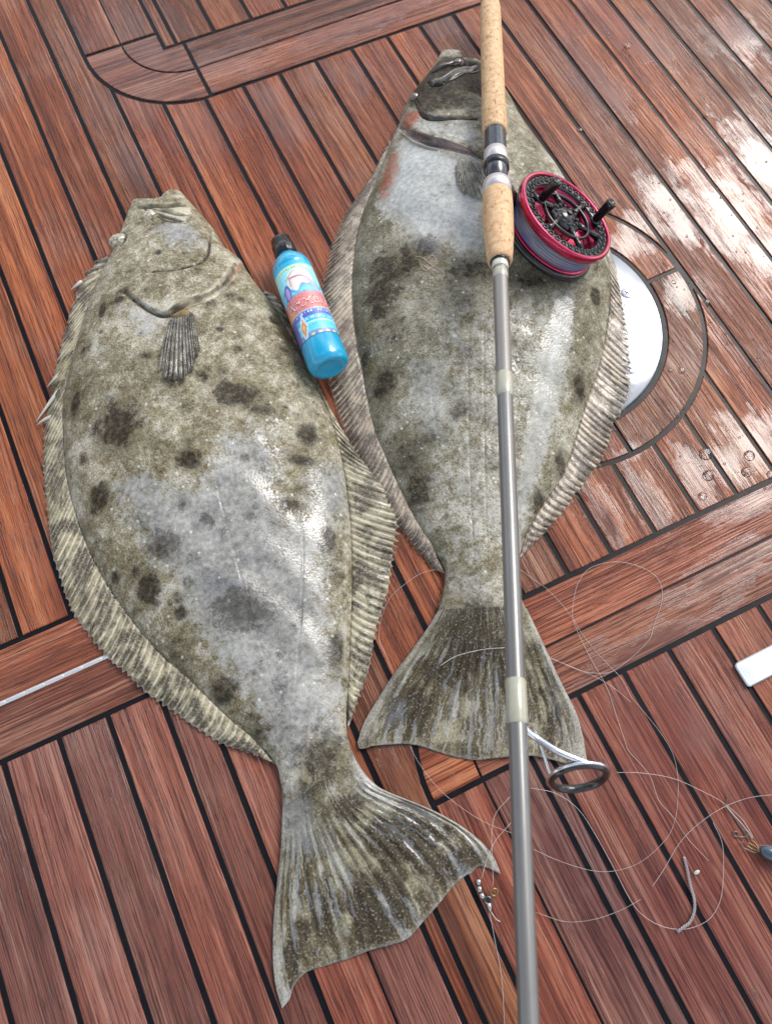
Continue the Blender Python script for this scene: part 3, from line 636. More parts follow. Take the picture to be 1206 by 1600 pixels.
f1 = build_fish('pale flatfish with round dark spots, blue bottle leaning beside its head',
    [(205, 318), (213, 314), (240, 316), (254, 315), (258, 311), (271, 302), (283, 304), (295, 314)], left1, right1, [(442, 1262), (556, 1187)],
    [(442, 1262), (439, 1325), (432, 1385), (427, 1440), (426, 1500), (430, 1540), (440, 1577)],
    [(556, 1187), (568, 1206), (591, 1229), (621, 1243), (656, 1257), (691, 1273), (726, 1294), (754, 1317), (772, 1340), (783, 1366)],
    [(440, 1577), (452, 1562), (460, 1540), (480, 1520), (520, 1507), (550, 1497), (580, 1485), (610, 1477), (638, 1466), (659, 1443), (686, 1413), (707, 1387), (728, 1369), (737, 1365), (749, 1354), (763, 1357), (783, 1366)],
    TP,
    [('dorsal_fin', left1[3:20], [(172, 398), (147, 410), (128, 440), (112, 485), (99, 530), (89, 575), (80, 620), (73, 660), (69, 700), (68, 735), (75, 795), (83, 860), (96, 910), (116, 960), (141, 995), (171, 1030), (201, 1055), (226, 1080), (261, 1105), (301, 1133), (341, 1160), (381, 1173), (421, 1188)], 84, [.003, .0045, .005, .0045, .002, .0015, .003, .0035, .003, .0025, .001], .0085, .0030, .045),
     ('anal_fin', right1[7:20], [(410, 452), (432, 462), (447, 490), (462, 530), (490, 585), (512, 630), (535, 670), (560, 712), (590, 750), (612, 780), (622, 820), (620, 850), (613, 880), (610, 905), (605, 930), (595, 965), (585, 1000), (578, 1040), (565, 1080), (555, 1110), (545, 1137)], 62, [.001, .002, .002, .001, .001, .0025, .003, .0025, .002, .001], .0085, .006, .03)],
    [(185, 665, 38, 42, .9), (118, 630, 9, 22, 1), (365, 615, 42, 26, .85), (480, 678, 18, 20, .9), (295, 718, 22, 18, .85), (382, 716, 10, 10, .8), (155, 775, 17, 21, 1.05), (232, 918, 18, 25, 1.1), (258, 850, 28, 26, .8), (378, 950, 52, 34, .9), (350, 1078, 20, 19, 1.1), (512, 843, 14, 23, 1), (525, 1015, 11, 28, 1),
     (470, 720, 20, 10, .9), (455, 790, 18, 12, .85), (275, 600, 20, 14, .7), (325, 812, 14, 12, .6), (390, 805, 14, 12, .6), (285, 790, 9, 9, .7), (187, 468, 9, 9, .8), (160, 487, 7, 18, .95), (372, 546, 10, 7, .7), (430, 500, 10, 10, .7), (345, 515, 9, 7, .6),
     (500, 1185, 40, 40, .8), (540, 1262, 26, 20, .8), (480, 1215, 20, 50, .6), (640, 1310, 65, 35, .9), (700, 1350, 55, 30, .8), (500, 1420, 30, 60, .55), (590, 1420, 60, 50, .7), (455, 1500, 14, 45, .7), (180, 902, 9, 9, .8), (282, 957, 9, 9, .9), (248, 395, 8, 6, .8), (195, 455, 14, 10, .7), (230, 555, 14, 10, .55), (410, 640, 22, 12, .6), (440, 870, 22, 22, .45), (440, 1060, 14, 60, .5), (470, 960, 8, 26, .6), (300, 870, 18, 14, .5), (195, 610, 14, 12, .5)],
    [[(185, 760), (225, 742), (262, 768), (315, 752), (350, 690), (395, 672), (440, 700), (432, 760), (440, 800), (480, 800), (485, 735), (540, 730), (545, 800), (520, 830), (510, 900), (535, 1110), (520, 1150), (470, 1180), (452, 1240), (440, 1180), (400, 1110), (340, 1020), (280, 920), (230, 840)],
     [(240, 352), (295, 347), (312, 370), (300, 385), (262, 383)], [(202, 478), (225, 482), (258, 500), (255, 520), (222, 515)], [(440, 1250), (470, 1240), (495, 1290), (500, 1330), (455, 1340), (445, 1300)], [(545, 1165), (580, 1215), (640, 1255), (690, 1280), (660, 1275), (600, 1262), (560, 1230)], ([(390, 650), (440, 645), (470, 690), (400, 700)], .6)],
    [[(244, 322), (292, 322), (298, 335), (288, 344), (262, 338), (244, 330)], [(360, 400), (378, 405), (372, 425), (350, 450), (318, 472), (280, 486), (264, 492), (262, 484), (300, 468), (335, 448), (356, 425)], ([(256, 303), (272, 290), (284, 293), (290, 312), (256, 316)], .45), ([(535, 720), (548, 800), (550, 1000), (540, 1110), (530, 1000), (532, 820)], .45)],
    [([(366, 415), (375, 412), (364, 436), (345, 452), (340, 448), (356, 430)], .55), ([(300, 330), (318, 345), (300, 352)], .45)],
    [([(330, 360), (327, 385), (322, 403), (308, 414), (280, 421), (225, 427)], .0020, .0030, .0018, .010),
     ([(190, 455), (215, 474), (240, 490), (262, 494), (290, 480), (322, 468), (350, 449), (368, 428), (376, 410)], .0026, .0050, .0040, .016),
     ([(212, 322), (240, 321), (262, 321), (290, 319)], .0022, .0055, .0, .01), ([(244, 333), (265, 342), (288, 347), (298, 337)], .0018, .0035, .0022, .006), ([(186, 384), (195, 372), (190, 360)], .002, .003, 0, .01),
     ([(225, 318), (228, 332), (240, 345)], .0018, .002, 0, .01), ([(472, 780), (473, 900), (466, 1020), (455, 1150)], .0011, .0006, 0, .01), ([(300, 530), (310, 620), (340, 760), (390, 950), (450, 1150)], .0011, .0005, 0, .01)],
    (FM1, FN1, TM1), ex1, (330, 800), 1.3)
R1 = f1.root
fan_fin(f1, 'pectoral_fin', [(268, 500), (280, 490), (300, 492), (306, 503)], [(248, 580), (262, 592), (282, 594), (303, 578), (314, 545)], 13,
        fin_material('pectoral_grey', (.36, .34, .28), (.13, .115, .08), (.020, .017, .012), .5, 12.0), R1, .0025)
def spike(pts, r0, root):
    p = at(pts, [.006, .007, .004][:len(pts)]); p = resample(p, 9); t = np.linspace(0, 1, 9)
    b_ = MB(); b_.tube(p, list(r0*(1-.85*t**1.5)), 6); b_.build('fin_ray', FIN_SPIKE, root)
FIN_SPIKE = simple('fin_spike_pearl', (.46, .45, .39), .25, 0, .4, 400)
for q in ([(108, 545), (99, 553), (90, 564)], [(98, 580), (84, 594), (74, 605)], [(92, 610), (75, 634), (57, 659)], [(84, 650), (70, 656), (58, 664)], [(128, 440), (120, 446), (112, 452)]): spike(q, .0026, R1)
def eye(fs, px, py, r, name, rim, pupil, tilt):
    c = fs.on((px, py))[0]; root = fs.root
    e = MB().sphere((c[0], c[1], c[2]-r*.25), r, 20, 12, (1.25, 1, .85)).build(name, rim, root)
    d = Vector(tilt).normalized(); M_ = Matrix.Translation((c[0], c[1], c[2]-r*.25)) @ d.to_track_quat('Z', 'Y').to_matrix().to_4x4()
    MB().lathe([(0, r*1.02), (r*.20, r*1.00), (r*.34, r*.93), (r*.42, r*.8)], 20, M_).build('pupil', pupil, e)
EYE = simple('eye_skin', (.36, .32, .235), .25, 0, .6, 1500, .12, .6); PUP = simple('eye_pupil', (.015, .02, .03), .06, 0, 1.0)
eye(f1, 184, 373, .0098, 'eye', EYE, PUP, (-1, -.25, .12)); eye(f1, 233, 336, .0078, 'eye', EYE, PUP, (.15, 1, .35))

def ribbon(fs, name, px, wid, h, mat, lift=.0006, wr=0.0, nw=3, n=46, k=13, skew=0.0):
    c = resample(fs.on(px), n); t = np.gradient(c[:, :2], axis=0); t /= np.linalg.norm(t, axis=1)[:, None]+1e-9; sd = np.stack([-t[:, 1], t[:, 0]], 1)
    w = np.interp(np.linspace(0, 1, n), np.linspace(0, 1, len(wid)), wid); rows = []
    for j in range(k):
        x = -1+2*j/(k-1); q = c.copy(); q[:, :2] += sd*(w*x)[:, None]
        kk = [np.argmin((fs.X[:, 0]-a_)**2+(fs.X[:, 1]-b_)**2) for a_, b_ in q[:, :2]]
        zs = np.convolve(np.pad(fs.Z[kk], 2, 'edge'), np.ones(5)/5, 'valid')
        q[:, 2] = zs+lift*(1-abs(x)**4)-.0012*abs(x)**6+(h*max(0., 1-abs(x-skew)**2))*np.clip(w/max(wid), .15, 1)+wr*math.cos(x*math.pi*nw)*np.sin(np.linspace(0, 9, n)*1.3+x)
        rows.append(q)
    me = mesh(name, np.vstack(rows), grid_faces(k, n).tolist()); return link(name, me, mat, fs.root)
JAW1 = simple('jaw_cream', (.34, .30, .205), .35, 0, .3, 420, .8, .6, .4); GILL1 = simple('gill_membrane_cream', (.29, .245, .165), .35, 0, .3, 420, .9, .7, .4); GILLR = simple('gill_membrane_pink', (.30, .15, .10), .3, 0, .4, 160, .5, .5, .4)
ribbon(f1, 'upper_jaw', [(214, 319), (232, 318), (254, 319), (282, 317)], [.0012, .0024, .0028, .0010], .0030, JAW1, .0005, .0004)
ribbon(f1, 'jaw_bone', [(240, 324), (256, 327), (272, 331), (287, 334), (296, 336)], [.0016, .0034, .0052, .0062, .0020], .0032, JAW1, .0008, .0003, 2)
ribbon(f1, 'lower_lip', [(246, 337), (262, 344), (280, 348), (297, 346)], [.0008, .0016, .0018, .0008], .0018, GILL1)
ribbon(f1, 'gill_cover_edge', [(266, 491), (280, 483), (300, 475), (322, 467), (344, 453), (360, 436), (371, 416)], [.0020, .0050, .0052, .0050, .0046, .0050, .0034], .0030, GILL1, .0010, .0012, 3)
ribbon(f1, 'gill_membrane', [(318, 474), (336, 464), (354, 448), (367, 430), (377, 411)], [.0006, .0016, .0020, .0024, .0014], .0018, GILLR, .0012, .0004, 2)
ribbon(f1, 'fin_base', [(272, 497), (286, 491), (303, 498)], [.0030, .0056, .0030], .0026, simple('fin_base_ochre', (.23, .15, .06), .35, 0, .2, 200, .4, .6), .0016)
left2 = [(680, 100), (669, 115), (655, 133), (646, 146), (638, 157), (631, 171), (624, 193), (612, 218), (602, 245), (590, 280), (575, 312), (562, 350), (555, 390), (551, 430), (551, 480), (557, 535), (566, 580), (582, 660), (603, 715), (630, 775), (656, 823), (671, 845), (683, 868), (695, 893), (693, 925), (684, 955)]
right2 = [(752, 97), (775, 118), (793, 145), (823, 200), (850, 235), (872, 265), (890, 295), (915, 340), (937, 380), (950, 415), (953, 455), (948, 505), (938, 560), (923, 605), (908, 650), (884, 730), (853, 780), (824, 830), (811, 870), (808, 900), (812, 930), (822, 952)]
ex2 = [(x, y, r, s_) for x, y, r, s_ in [(rs.uniform(570, 940), rs.uniform(150, 900), rs.uniform(.003, .007), rs.uniform(.2, .5)) for _ in range(50)] if x > 570+max(0, (y-560)*.33) and x < 945-max(0, (y-560)*.38)]
f2 = build_fish('olive brown flatfish lying under the fishing rod and reel',
    [(680, 100), (691, 87), (702, 86), (717, 88), (722, 97), (740, 95), (752, 97)], left2, right2, [(684, 955), (822, 952)],
    [(684, 955), (665, 985), (640, 1020), (610, 1060), (585, 1100), (568, 1130), (558, 1160)],
    [(822, 952), (836, 980), (852, 1012), (870, 1050), (886, 1082), (901, 1112), (912, 1150), (920, 1198)],
    [(558, 1160), (563, 1170), (585, 1165), (610, 1163), (635, 1162), (660, 1166), (690, 1176), (720, 1184), (745, 1187), (775, 1184), (800, 1182), (833, 1181), (860, 1186), (890, 1194), (920, 1198)],
    TP,
    [('dorsal_fin', left2[7:24], [(608, 222), (590, 258), (572, 290), (545, 325), (530, 350), (518, 385), (510, 415), (502, 450), (499, 500), (505, 560), (520, 620), (540, 680), (570, 740), (600, 790), (625, 828), (639, 846), (653, 862), (673, 886), (683, 892), (694, 894)], 88, [.003, .008, .007, .004, .002, .001, .001, .0025, .003, .001], .0085, .0022, .05),
     ('anal_fin', right2[6:19], [(893, 295), (922, 340), (950, 385), (960, 410), (969, 446), (981, 505), (986, 560), (989, 600), (979, 632), (963, 662), (948, 710), (923, 746), (898, 781), (863, 822), (818, 866)], 64, [.001, .001, .002, .004, .005, .004, .003, .001], .0085, .0025, .04)],
    [(592, 462, 34, 45, .72), (600, 600, 20, 34, .72), (655, 765, 22, 40, .72), (665, 385, 22, 20, 1), (620, 410, 60, 40, .7), (930, 462, 9, 18, 1), (905, 602, 12, 28, .8), (842, 785, 14, 24, .8), (875, 720, 12, 24, .7), (745, 420, 60, 26, .6), (700, 155, 45, 30, 1.0), (670, 130, 40, 30, .9), (720, 110, 40, 20, .9), (740, 995, 60, 60, .8), (700, 1045, 50, 30, .8),
     (780, 1030, 40, 60, .6), (640, 1110, 40, 40, .7), (860, 1100, 25, 60, .6), (720, 640, 24, 18, .6), (670, 685, 20, 14, .6), (735, 540, 22, 16, .5), (570, 560, 10, 40, .5), (720, 470, 60, 22, .5), (610, 520, 30, 40, .5), (640, 700, 26, 40, .5), (830, 440, 40, 24, .55)],
    [([(626, 222), (655, 222), (700, 240), (742, 250), (757, 300), (757, 380), (722, 396), (700, 375), (678, 392), (652, 385), (640, 360), (618, 340), (600, 332), (597, 312), (612, 285), (616, 255)], 1.4), [(640, 190), (690, 190), (750, 195), (748, 235), (700, 222), (660, 210)], ([(700, 165), (722, 156), (748, 160), (748, 182), (705, 180)], .55),
     ([(868, 470), (893, 462), (890, 540), (868, 640), (840, 730), (822, 790), (812, 860), (806, 800), (822, 690), (835, 600), (850, 520)], 1.25), [(640, 560), (690, 560), (685, 600), (700, 640), (690, 690), (660, 670), (650, 610)], ([(735, 480), (765, 470), (770, 880), (712, 890), (700, 800), (690, 740), (720, 600)], .62), ([(795, 500), (850, 500), (830, 600), (810, 700), (803, 600)], .6), ([(690, 440), (800, 455), (880, 470), (870, 600), (830, 760), (800, 900), (705, 900), (690, 780), (668, 620)], .50),
     ([(700, 885), (760, 885), (780, 930), (720, 950), (690, 975), (700, 930)], .7), [(608, 1130), (625, 1092), (630, 1096), (614, 1135)], [(770, 1040), (778, 1045), (774, 1170), (760, 1175)], [(745, 1060), (752, 1060), (745, 1150), (735, 1170)], ([(835, 1010), (880, 1085), (905, 1180), (880, 1150), (850, 1060)], .8)],
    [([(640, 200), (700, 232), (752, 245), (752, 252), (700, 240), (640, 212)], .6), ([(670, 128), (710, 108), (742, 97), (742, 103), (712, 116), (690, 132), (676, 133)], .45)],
    [[(632, 178), (655, 176), (654, 192), (640, 203), (628, 195)], ([(604, 240), (626, 232), (628, 262), (612, 310), (596, 318), (588, 300)], .6), ([(640, 205), (700, 230), (745, 244), (745, 248), (700, 236), (645, 213)], .5)],
    [([(648, 152), (655, 172), (665, 184), (690, 187), (745, 187)], .0022, .0040, .0026, .010),
     ([(622, 192), (640, 208), (665, 222), (700, 231), (735, 240), (765, 252)], .0030, .0065, .0045, .016),
     ([(668, 127), (676, 133), (692, 131), (712, 116), (742, 104)], .0020, .0050, .0024, .008), ([(700, 106), (722, 100), (745, 96)], .0025, .005, 0, .01), ([(733, 440), (732, 600), (735, 760), (742, 880)], .0011, .0007, 0, .01), ([(756, 460), (756, 650), (762, 880)], .0011, .0007, 0, .01), ([(664, 470), (675, 620), (700, 800)], .001, .0004, 0, .01)],
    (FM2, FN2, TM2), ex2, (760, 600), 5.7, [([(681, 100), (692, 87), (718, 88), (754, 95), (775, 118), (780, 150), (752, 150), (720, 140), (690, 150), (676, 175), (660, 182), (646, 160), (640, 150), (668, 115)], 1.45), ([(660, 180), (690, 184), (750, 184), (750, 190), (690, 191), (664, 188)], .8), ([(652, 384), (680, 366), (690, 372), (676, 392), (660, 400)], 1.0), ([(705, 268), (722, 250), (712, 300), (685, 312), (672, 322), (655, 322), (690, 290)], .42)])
R2 = f2.root
fan_fin(f2, 'pectoral_fin', [(712, 260), (719, 251), (730, 250), (738, 255)], [(712, 288), (722, 304), (740, 314), (762, 312), (778, 292)], 12,
        fin_material('pectoral_pale', (.44, .42, .35), (.30, .28, .215), (.07, .06, .04), .7, 15.0), R2, .0015)
JAW2 = simple('jaw_grey', (.15, .14, .125), .28, 0, .5, 260, .4, .5); JAWD = simple('jaw_dark', (.035, .030, .026), .25, 0, .5, 260, .4, .5); GILL2 = simple('gill_membrane_dark', (.16, .105, .09), .28, 0, .4, 160, .5, .6); GILLP = simple('gill_lip_pale', (.40, .38, .31), .3, 0, .3, 160, .5, .3)
ribbon(f2, 'jaw_bone', [(675, 130), (688, 126), (706, 119), (724, 110), (744, 101)], [.0030, .0058, .0052, .0040, .0020], .0036, JAW2, .0010, .0003, 2)
ribbon(f2, 'upper_jaw', [(676, 112), (692, 103), (708, 99), (722, 97)], [.0016, .0046, .0050, .0022], .0040, JAWD, .0008, .0005, 2)
ribbon(f2, 'lower_lip', [(684, 135), (700, 130), (716, 120), (735, 112), (750, 108)], [.0008, .0016, .0016, .0014, .0008], .0016, JAWD)
ribbon(f2, 'gill_membrane', [(630, 203), (648, 216), (672, 226), (700, 232), (726, 239), (748, 249)], [.0016, .0040, .0054, .0054, .0046, .0020], .0026, GILL2, .0010, .0010, 3)
ribbon(f2, 'gill_cover_edge', [(628, 208), (644, 222), (664, 232), (684, 236)], [.0006, .0018, .0020, .0006], .0018, GILLP, .0014)
ribbon(f2, 'cheek_fold', [(650, 158), (657, 174), (668, 184), (690, 188), (746, 188)], [.0006, .0016, .0018, .0016, .0008], .0016, JAWD, .0010)
EYE2 = simple('eye_skin_dark', (.16, .11, .09), .25, 0, .7, 500, .4, .3)
eye(f2, 648, 150, .006, 'eye', EYE2, PUP, (-.8, .4, .5)); eye(f2, 716, 96, .006, 'eye', EYE2, PUP, (.1, .8, .6))

# ------------------------------------------------------------------ rod
ra = at((765, 0), .046)[0]; rb = at((826, 1600), .250)[0]; rdir = (rb-ra)/np.linalg.norm(rb-ra)
def rod_at(py):                                       # rod point seen at photo row py
    lo, hi = -.3, 1.4
    for _ in range(50):
        t = (lo+hi)/2; w = ra+(rb-ra)*t; q = (w-[0, 0, H]) @ CM.T; y = q[1]/q[2]*F+PH/2
        if y < py: lo = t
        else: hi = t
    return ra+(rb-ra)*lo
Mrod = Vector(rdir).to_track_quat('Z', 'Y').to_matrix().to_4x4()
def rod_piece(name, prof, mat, parent, n=40):
    """prof: (photo row, radius) -> lathe about the rod axis"""
    pts = []
    for py, r in prof:
        pts.append((r, float((rod_at(py)-ra)@rdir)))
    return MB().lathe(pts, n, Matrix.Translation(ra) @ Mrod).build(name, mat, parent)
rod = empty('fishing_rod', tuple(rod_at(300)*[1, 1, 0])); tag(rod, 'long grey fishing rod with cork grips crossing the olive fish', 'fishing rod')
def cork():
    t = NT('cork'); p = t.pos(); q = t.vmath('MULTIPLY', p, (1, 1, 1)); n = t.noise(q, 160, 5, .65); n2 = t.noise(p, 30, 3)
    ax = tuple(rdir); al = t.vmath('DOT_PRODUCT', p, ax); side = t.n('VectorMath', operation='CROSS_PRODUCT'); t.set(side.inputs[0], p); t.set(side.inputs[1], ax)
    sv_ = t.vmath('MULTIPLY', side.outputs[0], (1, 1, 1)); s3 = t.n('SeparateXYZ', Vector=sv_).outputs
    v = t.comb(t.math('MULTIPLY', s3[2], 1.0), t.math('MULTIPLY', al, .45), s3[0]); k = t.noise(v, 300, 4, .6); k2 = t.noise(v, 95, 4, .6)
    ring = t.math('ABSOLUTE', t.math('SUBTRACT', t.math('FRACT', t.math('MULTIPLY', al, 1/.0127)), .5)); rl = t.math('MULTIPLY', t.ss(ring, .47, .495), .22)
    c = t.mix(t.ss(n2, .3, .7), (.48, .27, .125), (.58, .36, .185)); c = t.mix(t.ss(n, .35, .7), c, (.66, .46, .26))
    fleck = t.math('MAXIMUM', t.math('MULTIPLY', t.ss(k, .58, .66), .8), t.math('MULTIPLY', t.ss(k2, .62, .68), .6))
    c = t.mix(fleck, c, (.22, .10, .045)); c = t.mix(rl, c, (.35, .19, .09))
    t.P(Base_Color=c, Roughness=.62, Normal=t.bump(t.math('SUBTRACT', n, fleck), .35, .0008)); return t.m
CORK = cork()
BLACKM = simple('black_anodised', (.012, .012, .013), .3, .2, .2, 800); GRAPH = simple('graphite_seat', (.06, .062, .068), .25, .4, .5, 900)
SILV = simple('satin_silver', (.60, .56, .55), .42, .7, 0, 900, .1, .06)
def blank_mat(name, a, c):
    t = NT(name); p = t.pos(); n = t.noise(t.vmath('MULTIPLY', p, (1, 1, 1)), 40, 4); n2 = t.noise(p, 1800, 2)
    t.P(Base_Color=t.mix(n, a, c), Metallic=.35, Roughness=.40, Coat_Weight=.7, Coat_Roughness=.11, Normal=t.bump(n2, .05, .0003)); return t.m
BLANK = blank_mat('blank_grey', (.135, .130, .122), (.175, .170, .160)); BLANK2 = blank_mat('blank_bronze_grey', (.19, .17, .15), (.24, .22, .195))
def wrap_mat():
    t = NT('thread_wrap'); p = t.pos(); al = t.vmath('DOT_PRODUCT', p, tuple(rdir)); w = t.math('SINE', t.math('MULTIPLY', al, 2*math.pi/.0006))
    n = t.noise(p, 200, 3); t.P(Base_Color=t.mix(n, (.30, .29, .215), (.40, .39, .29)), Roughness=.3, Coat_Weight=1.0, Coat_Roughness=.05, Normal=t.bump(w, .2, .0002)); return t.m
WRAP = wrap_mat()
rod_piece('butt_cap', [(-14, .0), (-14, .0090), (-10, .0112), (2, .0118), (9, .0116), (9.5, .009)], BLACKM, rod)
rod_piece('rear_grip', [(5, .0), (5, .0105), (7, .0122), (14, .0133), (22, .01365), (90, .0138), (150, .0139), (196, .01435), (206, .0141), (209, .013), (209, .010)], CORK, rod)
th = []
for k in range(22):
    y_ = 206+k*(36/22); th += [(y_, .0118), (y_+.8, .0123)]
seat = rod_piece('reel_seat', [(204, .005)]+th+[(243, .0120), (255, .0120), (300, .0120), (301, .005)], GRAPH, rod)
rod_piece('locking_ring', [(239, .0118), (240, .0132), (256, .0134), (257, .0118)], SILV, seat); rod_piece('locking_collar', [(257, .0118), (258, .0142), (264, .0142), (266, .0118)], BLACKM, seat)
rod_piece('hood', [(287, .0121), (288, .0148), (294, .0155), (305, .0157), (306, .012)], SILV, seat)
rod_piece('fore_grip', [(304, .010), (304, .0150), (307, .0158), (320, .0161), (345, .0160), (375, .0150), (397, .0136), (406, .0128), (409.5, .0118), (410, .0085)], CORK, rod)
rod_piece('winding_check', [(408, .006), (408, .0098), (412, .0098), (413, .0082), (417, .0080)], BLACKM, rod)
bl = rod_piece('blank', [(409, .0076), (430, .0075), (588, .0074), (590, .0074)], BLANK2, rod); rod_piece('blank_tip_section', [(588, .0071), (618, .0071), (900, .00685), (1100, .0068), (1400, .0066), (1700, .0064), (2200, .006), (2201, .0)], BLANK, rod)
rod_piece('thread_wrap', [(424, .0075), (425, .0080), (434, .0080), (436, .0075)], WRAP, rod); rod_piece('thread_wrap', [(585, .0073), (588, .0082), (614, .0083), (619, .0076), (621, .0070)], WRAP, rod)
rod_piece('thread_wrap', [(1062, .0068), (1066, .0077), (1126, .0078), (1132, .0069)], WRAP, rod)
rod_piece('decal_ring', [(409.8, .0078), (411, .0086), (420, .0084), (421, .0078)], simple('clear_epoxy_collar', (.55, .54, .45), .15, 0, 1.0), rod)
# reel / guide frame: which way the rod is turned about its own axis
n0 = .48*CM[0]-.56*CM[1]-.67*CM[2]
nv = n0-rdir*(n0@rdir); nv /= np.linalg.norm(nv)
fv = np.cross(rdir, nv)
if fv@CM[0] < 0: fv = -fv
# stripping guide
gp = rod_at(1135); gc = rod_at(1168)+fv*.052
def to3(o, x, y, z): return o+fv*x+nv*y+rdir*z
g = None
GUIDE = simple('guide_chrome', (.80, .82, .84), .12, 1.0, 0, 500, .05, .05); RINGD = simple('guide_ring_dark', (.02, .018, .018), .18, 0, .4)
target = at((917, 1219), .165)[0]
Mg = Matrix(((fv[0], nv[0], rdir[0], 0), (fv[1], nv[1], rdir[1], 0), (fv[2], nv[2], rdir[2], 0), (0, 0, 0, 1)))
gc3 = rod_at(1196)+fv*.052
def proj(w):
    q = (np.array(w)-[0, 0, H]) @ CM.T; return q[:2]/q[2]*F+[PW/2, PH/2]
RGD = .0195
Mt = Matrix.Translation(gc3) @ Mg @ Matrix.Rotation(-.24, 4, 'X')
ring_o = MB().torus(RGD, .0025, 48, 12, Mt @ Matrix.Diagonal((1, 1, 1.25, 1))).build('guide_ring', RINGD, rod)
MB().torus(RGD+.0026, .0011, 48, 8, Mt).build('ring_frame', GUIDE, ring_o)
p0 = rod_at(1134)+fv*.0066; p3 = np.array(Mt @ Vector((-RGD*.25, RGD*.99, 0))); p3b = np.array(Mt @ Vector((RGD*.7, RGD*.85, 0)))
arm = catmull([rod_at(1100)+fv*.0072, p0, p0+fv*.010+rdir*.006, (p0+p3)/2+rdir*.004, p3, p3b], 8)
MB().tube(arm, list(np.interp(np.linspace(0, 1, len(arm)), [0, .15, .5, 1], [.0012, .0022, .0028, .0016])), 10).build('guide_foot', GUIDE, rod)
p3c = np.array(Mt @ Vector((-RGD*.4, -RGD*.95, 0)))
MB().tube(catmull([p0, p0+fv*.012-nv*.004, p3c], 8), .0011, 8).build('guide_strut', GUIDE, rod)

# ------------------------------------------------------------------ reel
rq = rod_at(296); RR_ = .0610
rc = rq+fv*(.0150+.007+RR_)-nv*.004+rdir*.004
ex = np.cross(np.array([0, 0, 1.]), nv)
Mr = Matrix.Translation(rc) @ Matrix(((rdir[0], np.cross(nv, rdir)[0], nv[0], 0), (rdir[1], np.cross(nv, rdir)[1], nv[1], 0), (rdir[2], np.cross(nv, rdir)[2], nv[2], 0), (0, 0, 0, 1)))
Mr = Mr @ Matrix.Diagonal((1, 1, 1.35, 1))
reel = empty('fly_reel', tuple(rc*[1, 1, 0]+[0, 0, .05])); tag(reel, 'black and crimson reel wound with blue grey line, clamped to the rod', 'reel')
RED = NT('crimson_anodised'); RED.P(Base_Color=RED.mix(RED.noise(RED.pos(), 60), (.36, .004, .040), (.46, .008, .075)), Metallic=.75, Roughness=.22, Coat_Weight=.6, Coat_Roughness=.08); RED = RED.m
BLK = simple('reel_black', (.006, .006, .007), .20, 0, .25, 900, .02)
def line_mat():
    t = NT('wound_line'); p = t.pos(); ax = t.vmath('DOT_PRODUCT', p, tuple(nv)); k = t.math('MULTIPLY', ax, 1/.0008)
    lat = t.noise(t.comb(k, t.math('MULTIPLY', t.vmath('DOT_PRODUCT', p, tuple(rdir)), 40.), 0), 1.3, 3); n = t.noise(p, 900, 3); z = t.noise(p, 17, 2)
    c = t.mix(t.ss(lat, .35, .65), (.07, .07, .12), (.30, .30, .38)); c = t.mix(t.ss(z, .38, .55), c, t.mix(t.ss(lat, .35, .65), (.03, .045, .20), (.13, .17, .46)))
    t.P(Base_Color=c, Roughness=.35, Coat_Weight=.3, Normal=t.bump(t.math('ADD', lat, n), .8, .0008)); return t.m
Rm = RR_
MB().lathe([(0, -.0135), (Rm*.70, -.0150), (Rm*.93, -.0150), (Rm*.99, -.0138), (Rm*.995, -.0100), (Rm*.965, -.0085), (Rm*.6, -.0085)], 72, Mr).build('frame', BLK, reel)
MB().lathe([(Rm*.6, -.0086), (Rm*.935, -.0084), (Rm*.955, -.0074), (Rm*.94, -.0064), (Rm*.86, -.0062)], 72, Mr).build('back_flange', RED, reel)
MB().lathe([(Rm*.88, -.0066), (Rm*.915, -.0058), (Rm*.93, 0), (Rm*.915, .0070), (Rm*.88, .0085)], 96, Mr).build('wound_line', line_mat(), reel)
# the soft flank gives way under the reel
bv = f2.body.data; co = np.empty(len(bv.vertices)*3); bv.vertices.foreach_get('co', co); co = co.reshape(-1, 3)
dq = co-rc; rad = np.linalg.norm(dq-np.outer(dq@nv, nv), axis=1)
zpl = rc[2]+(-.0215-(dq[:, 0]*nv[0]+dq[:, 1]*nv[1]))/nv[2]
soft = np.clip((rad-Rm*1.02)/.02, 0, 1)**2*.02
co[:, 2] = np.where(rad < Rm+.024, np.maximum(np.minimum(co[:, 2], zpl+soft), .004), co[:, 2]); bv.vertices.foreach_set('co', co.reshape(-1)); bv.update()
sp = MB().lathe([(Rm*.86, .0070), (Rm*.975, .0072), (Rm*1.0, .0082), (Rm*1.012, .0105), (Rm*1.005, .0138), (Rm*.985, .0150), (Rm*.94, .0150), (Rm*.925, .0140), (Rm*.92, .0128)], 96, Mr).build('spool_rim', RED, reel)
MB().lathe([(0, -.0040), (Rm*.55, -.0040), (Rm*.70, -.0010), (Rm*.72, .0110), (Rm*.735, .0112)], 72, Mr).build('spool_core', RED, sp)
fc = MB(); fc.lathe([(Rm*.725, .0118), (Rm*.735, .0132), (Rm*.80, .0136), (Rm*.88, .0136), (Rm*.925, .0130), (Rm*.93, .0118)], 96, Mr)
face = fc.build('face_ring', BLK, reel)
hole = None
NB = 36
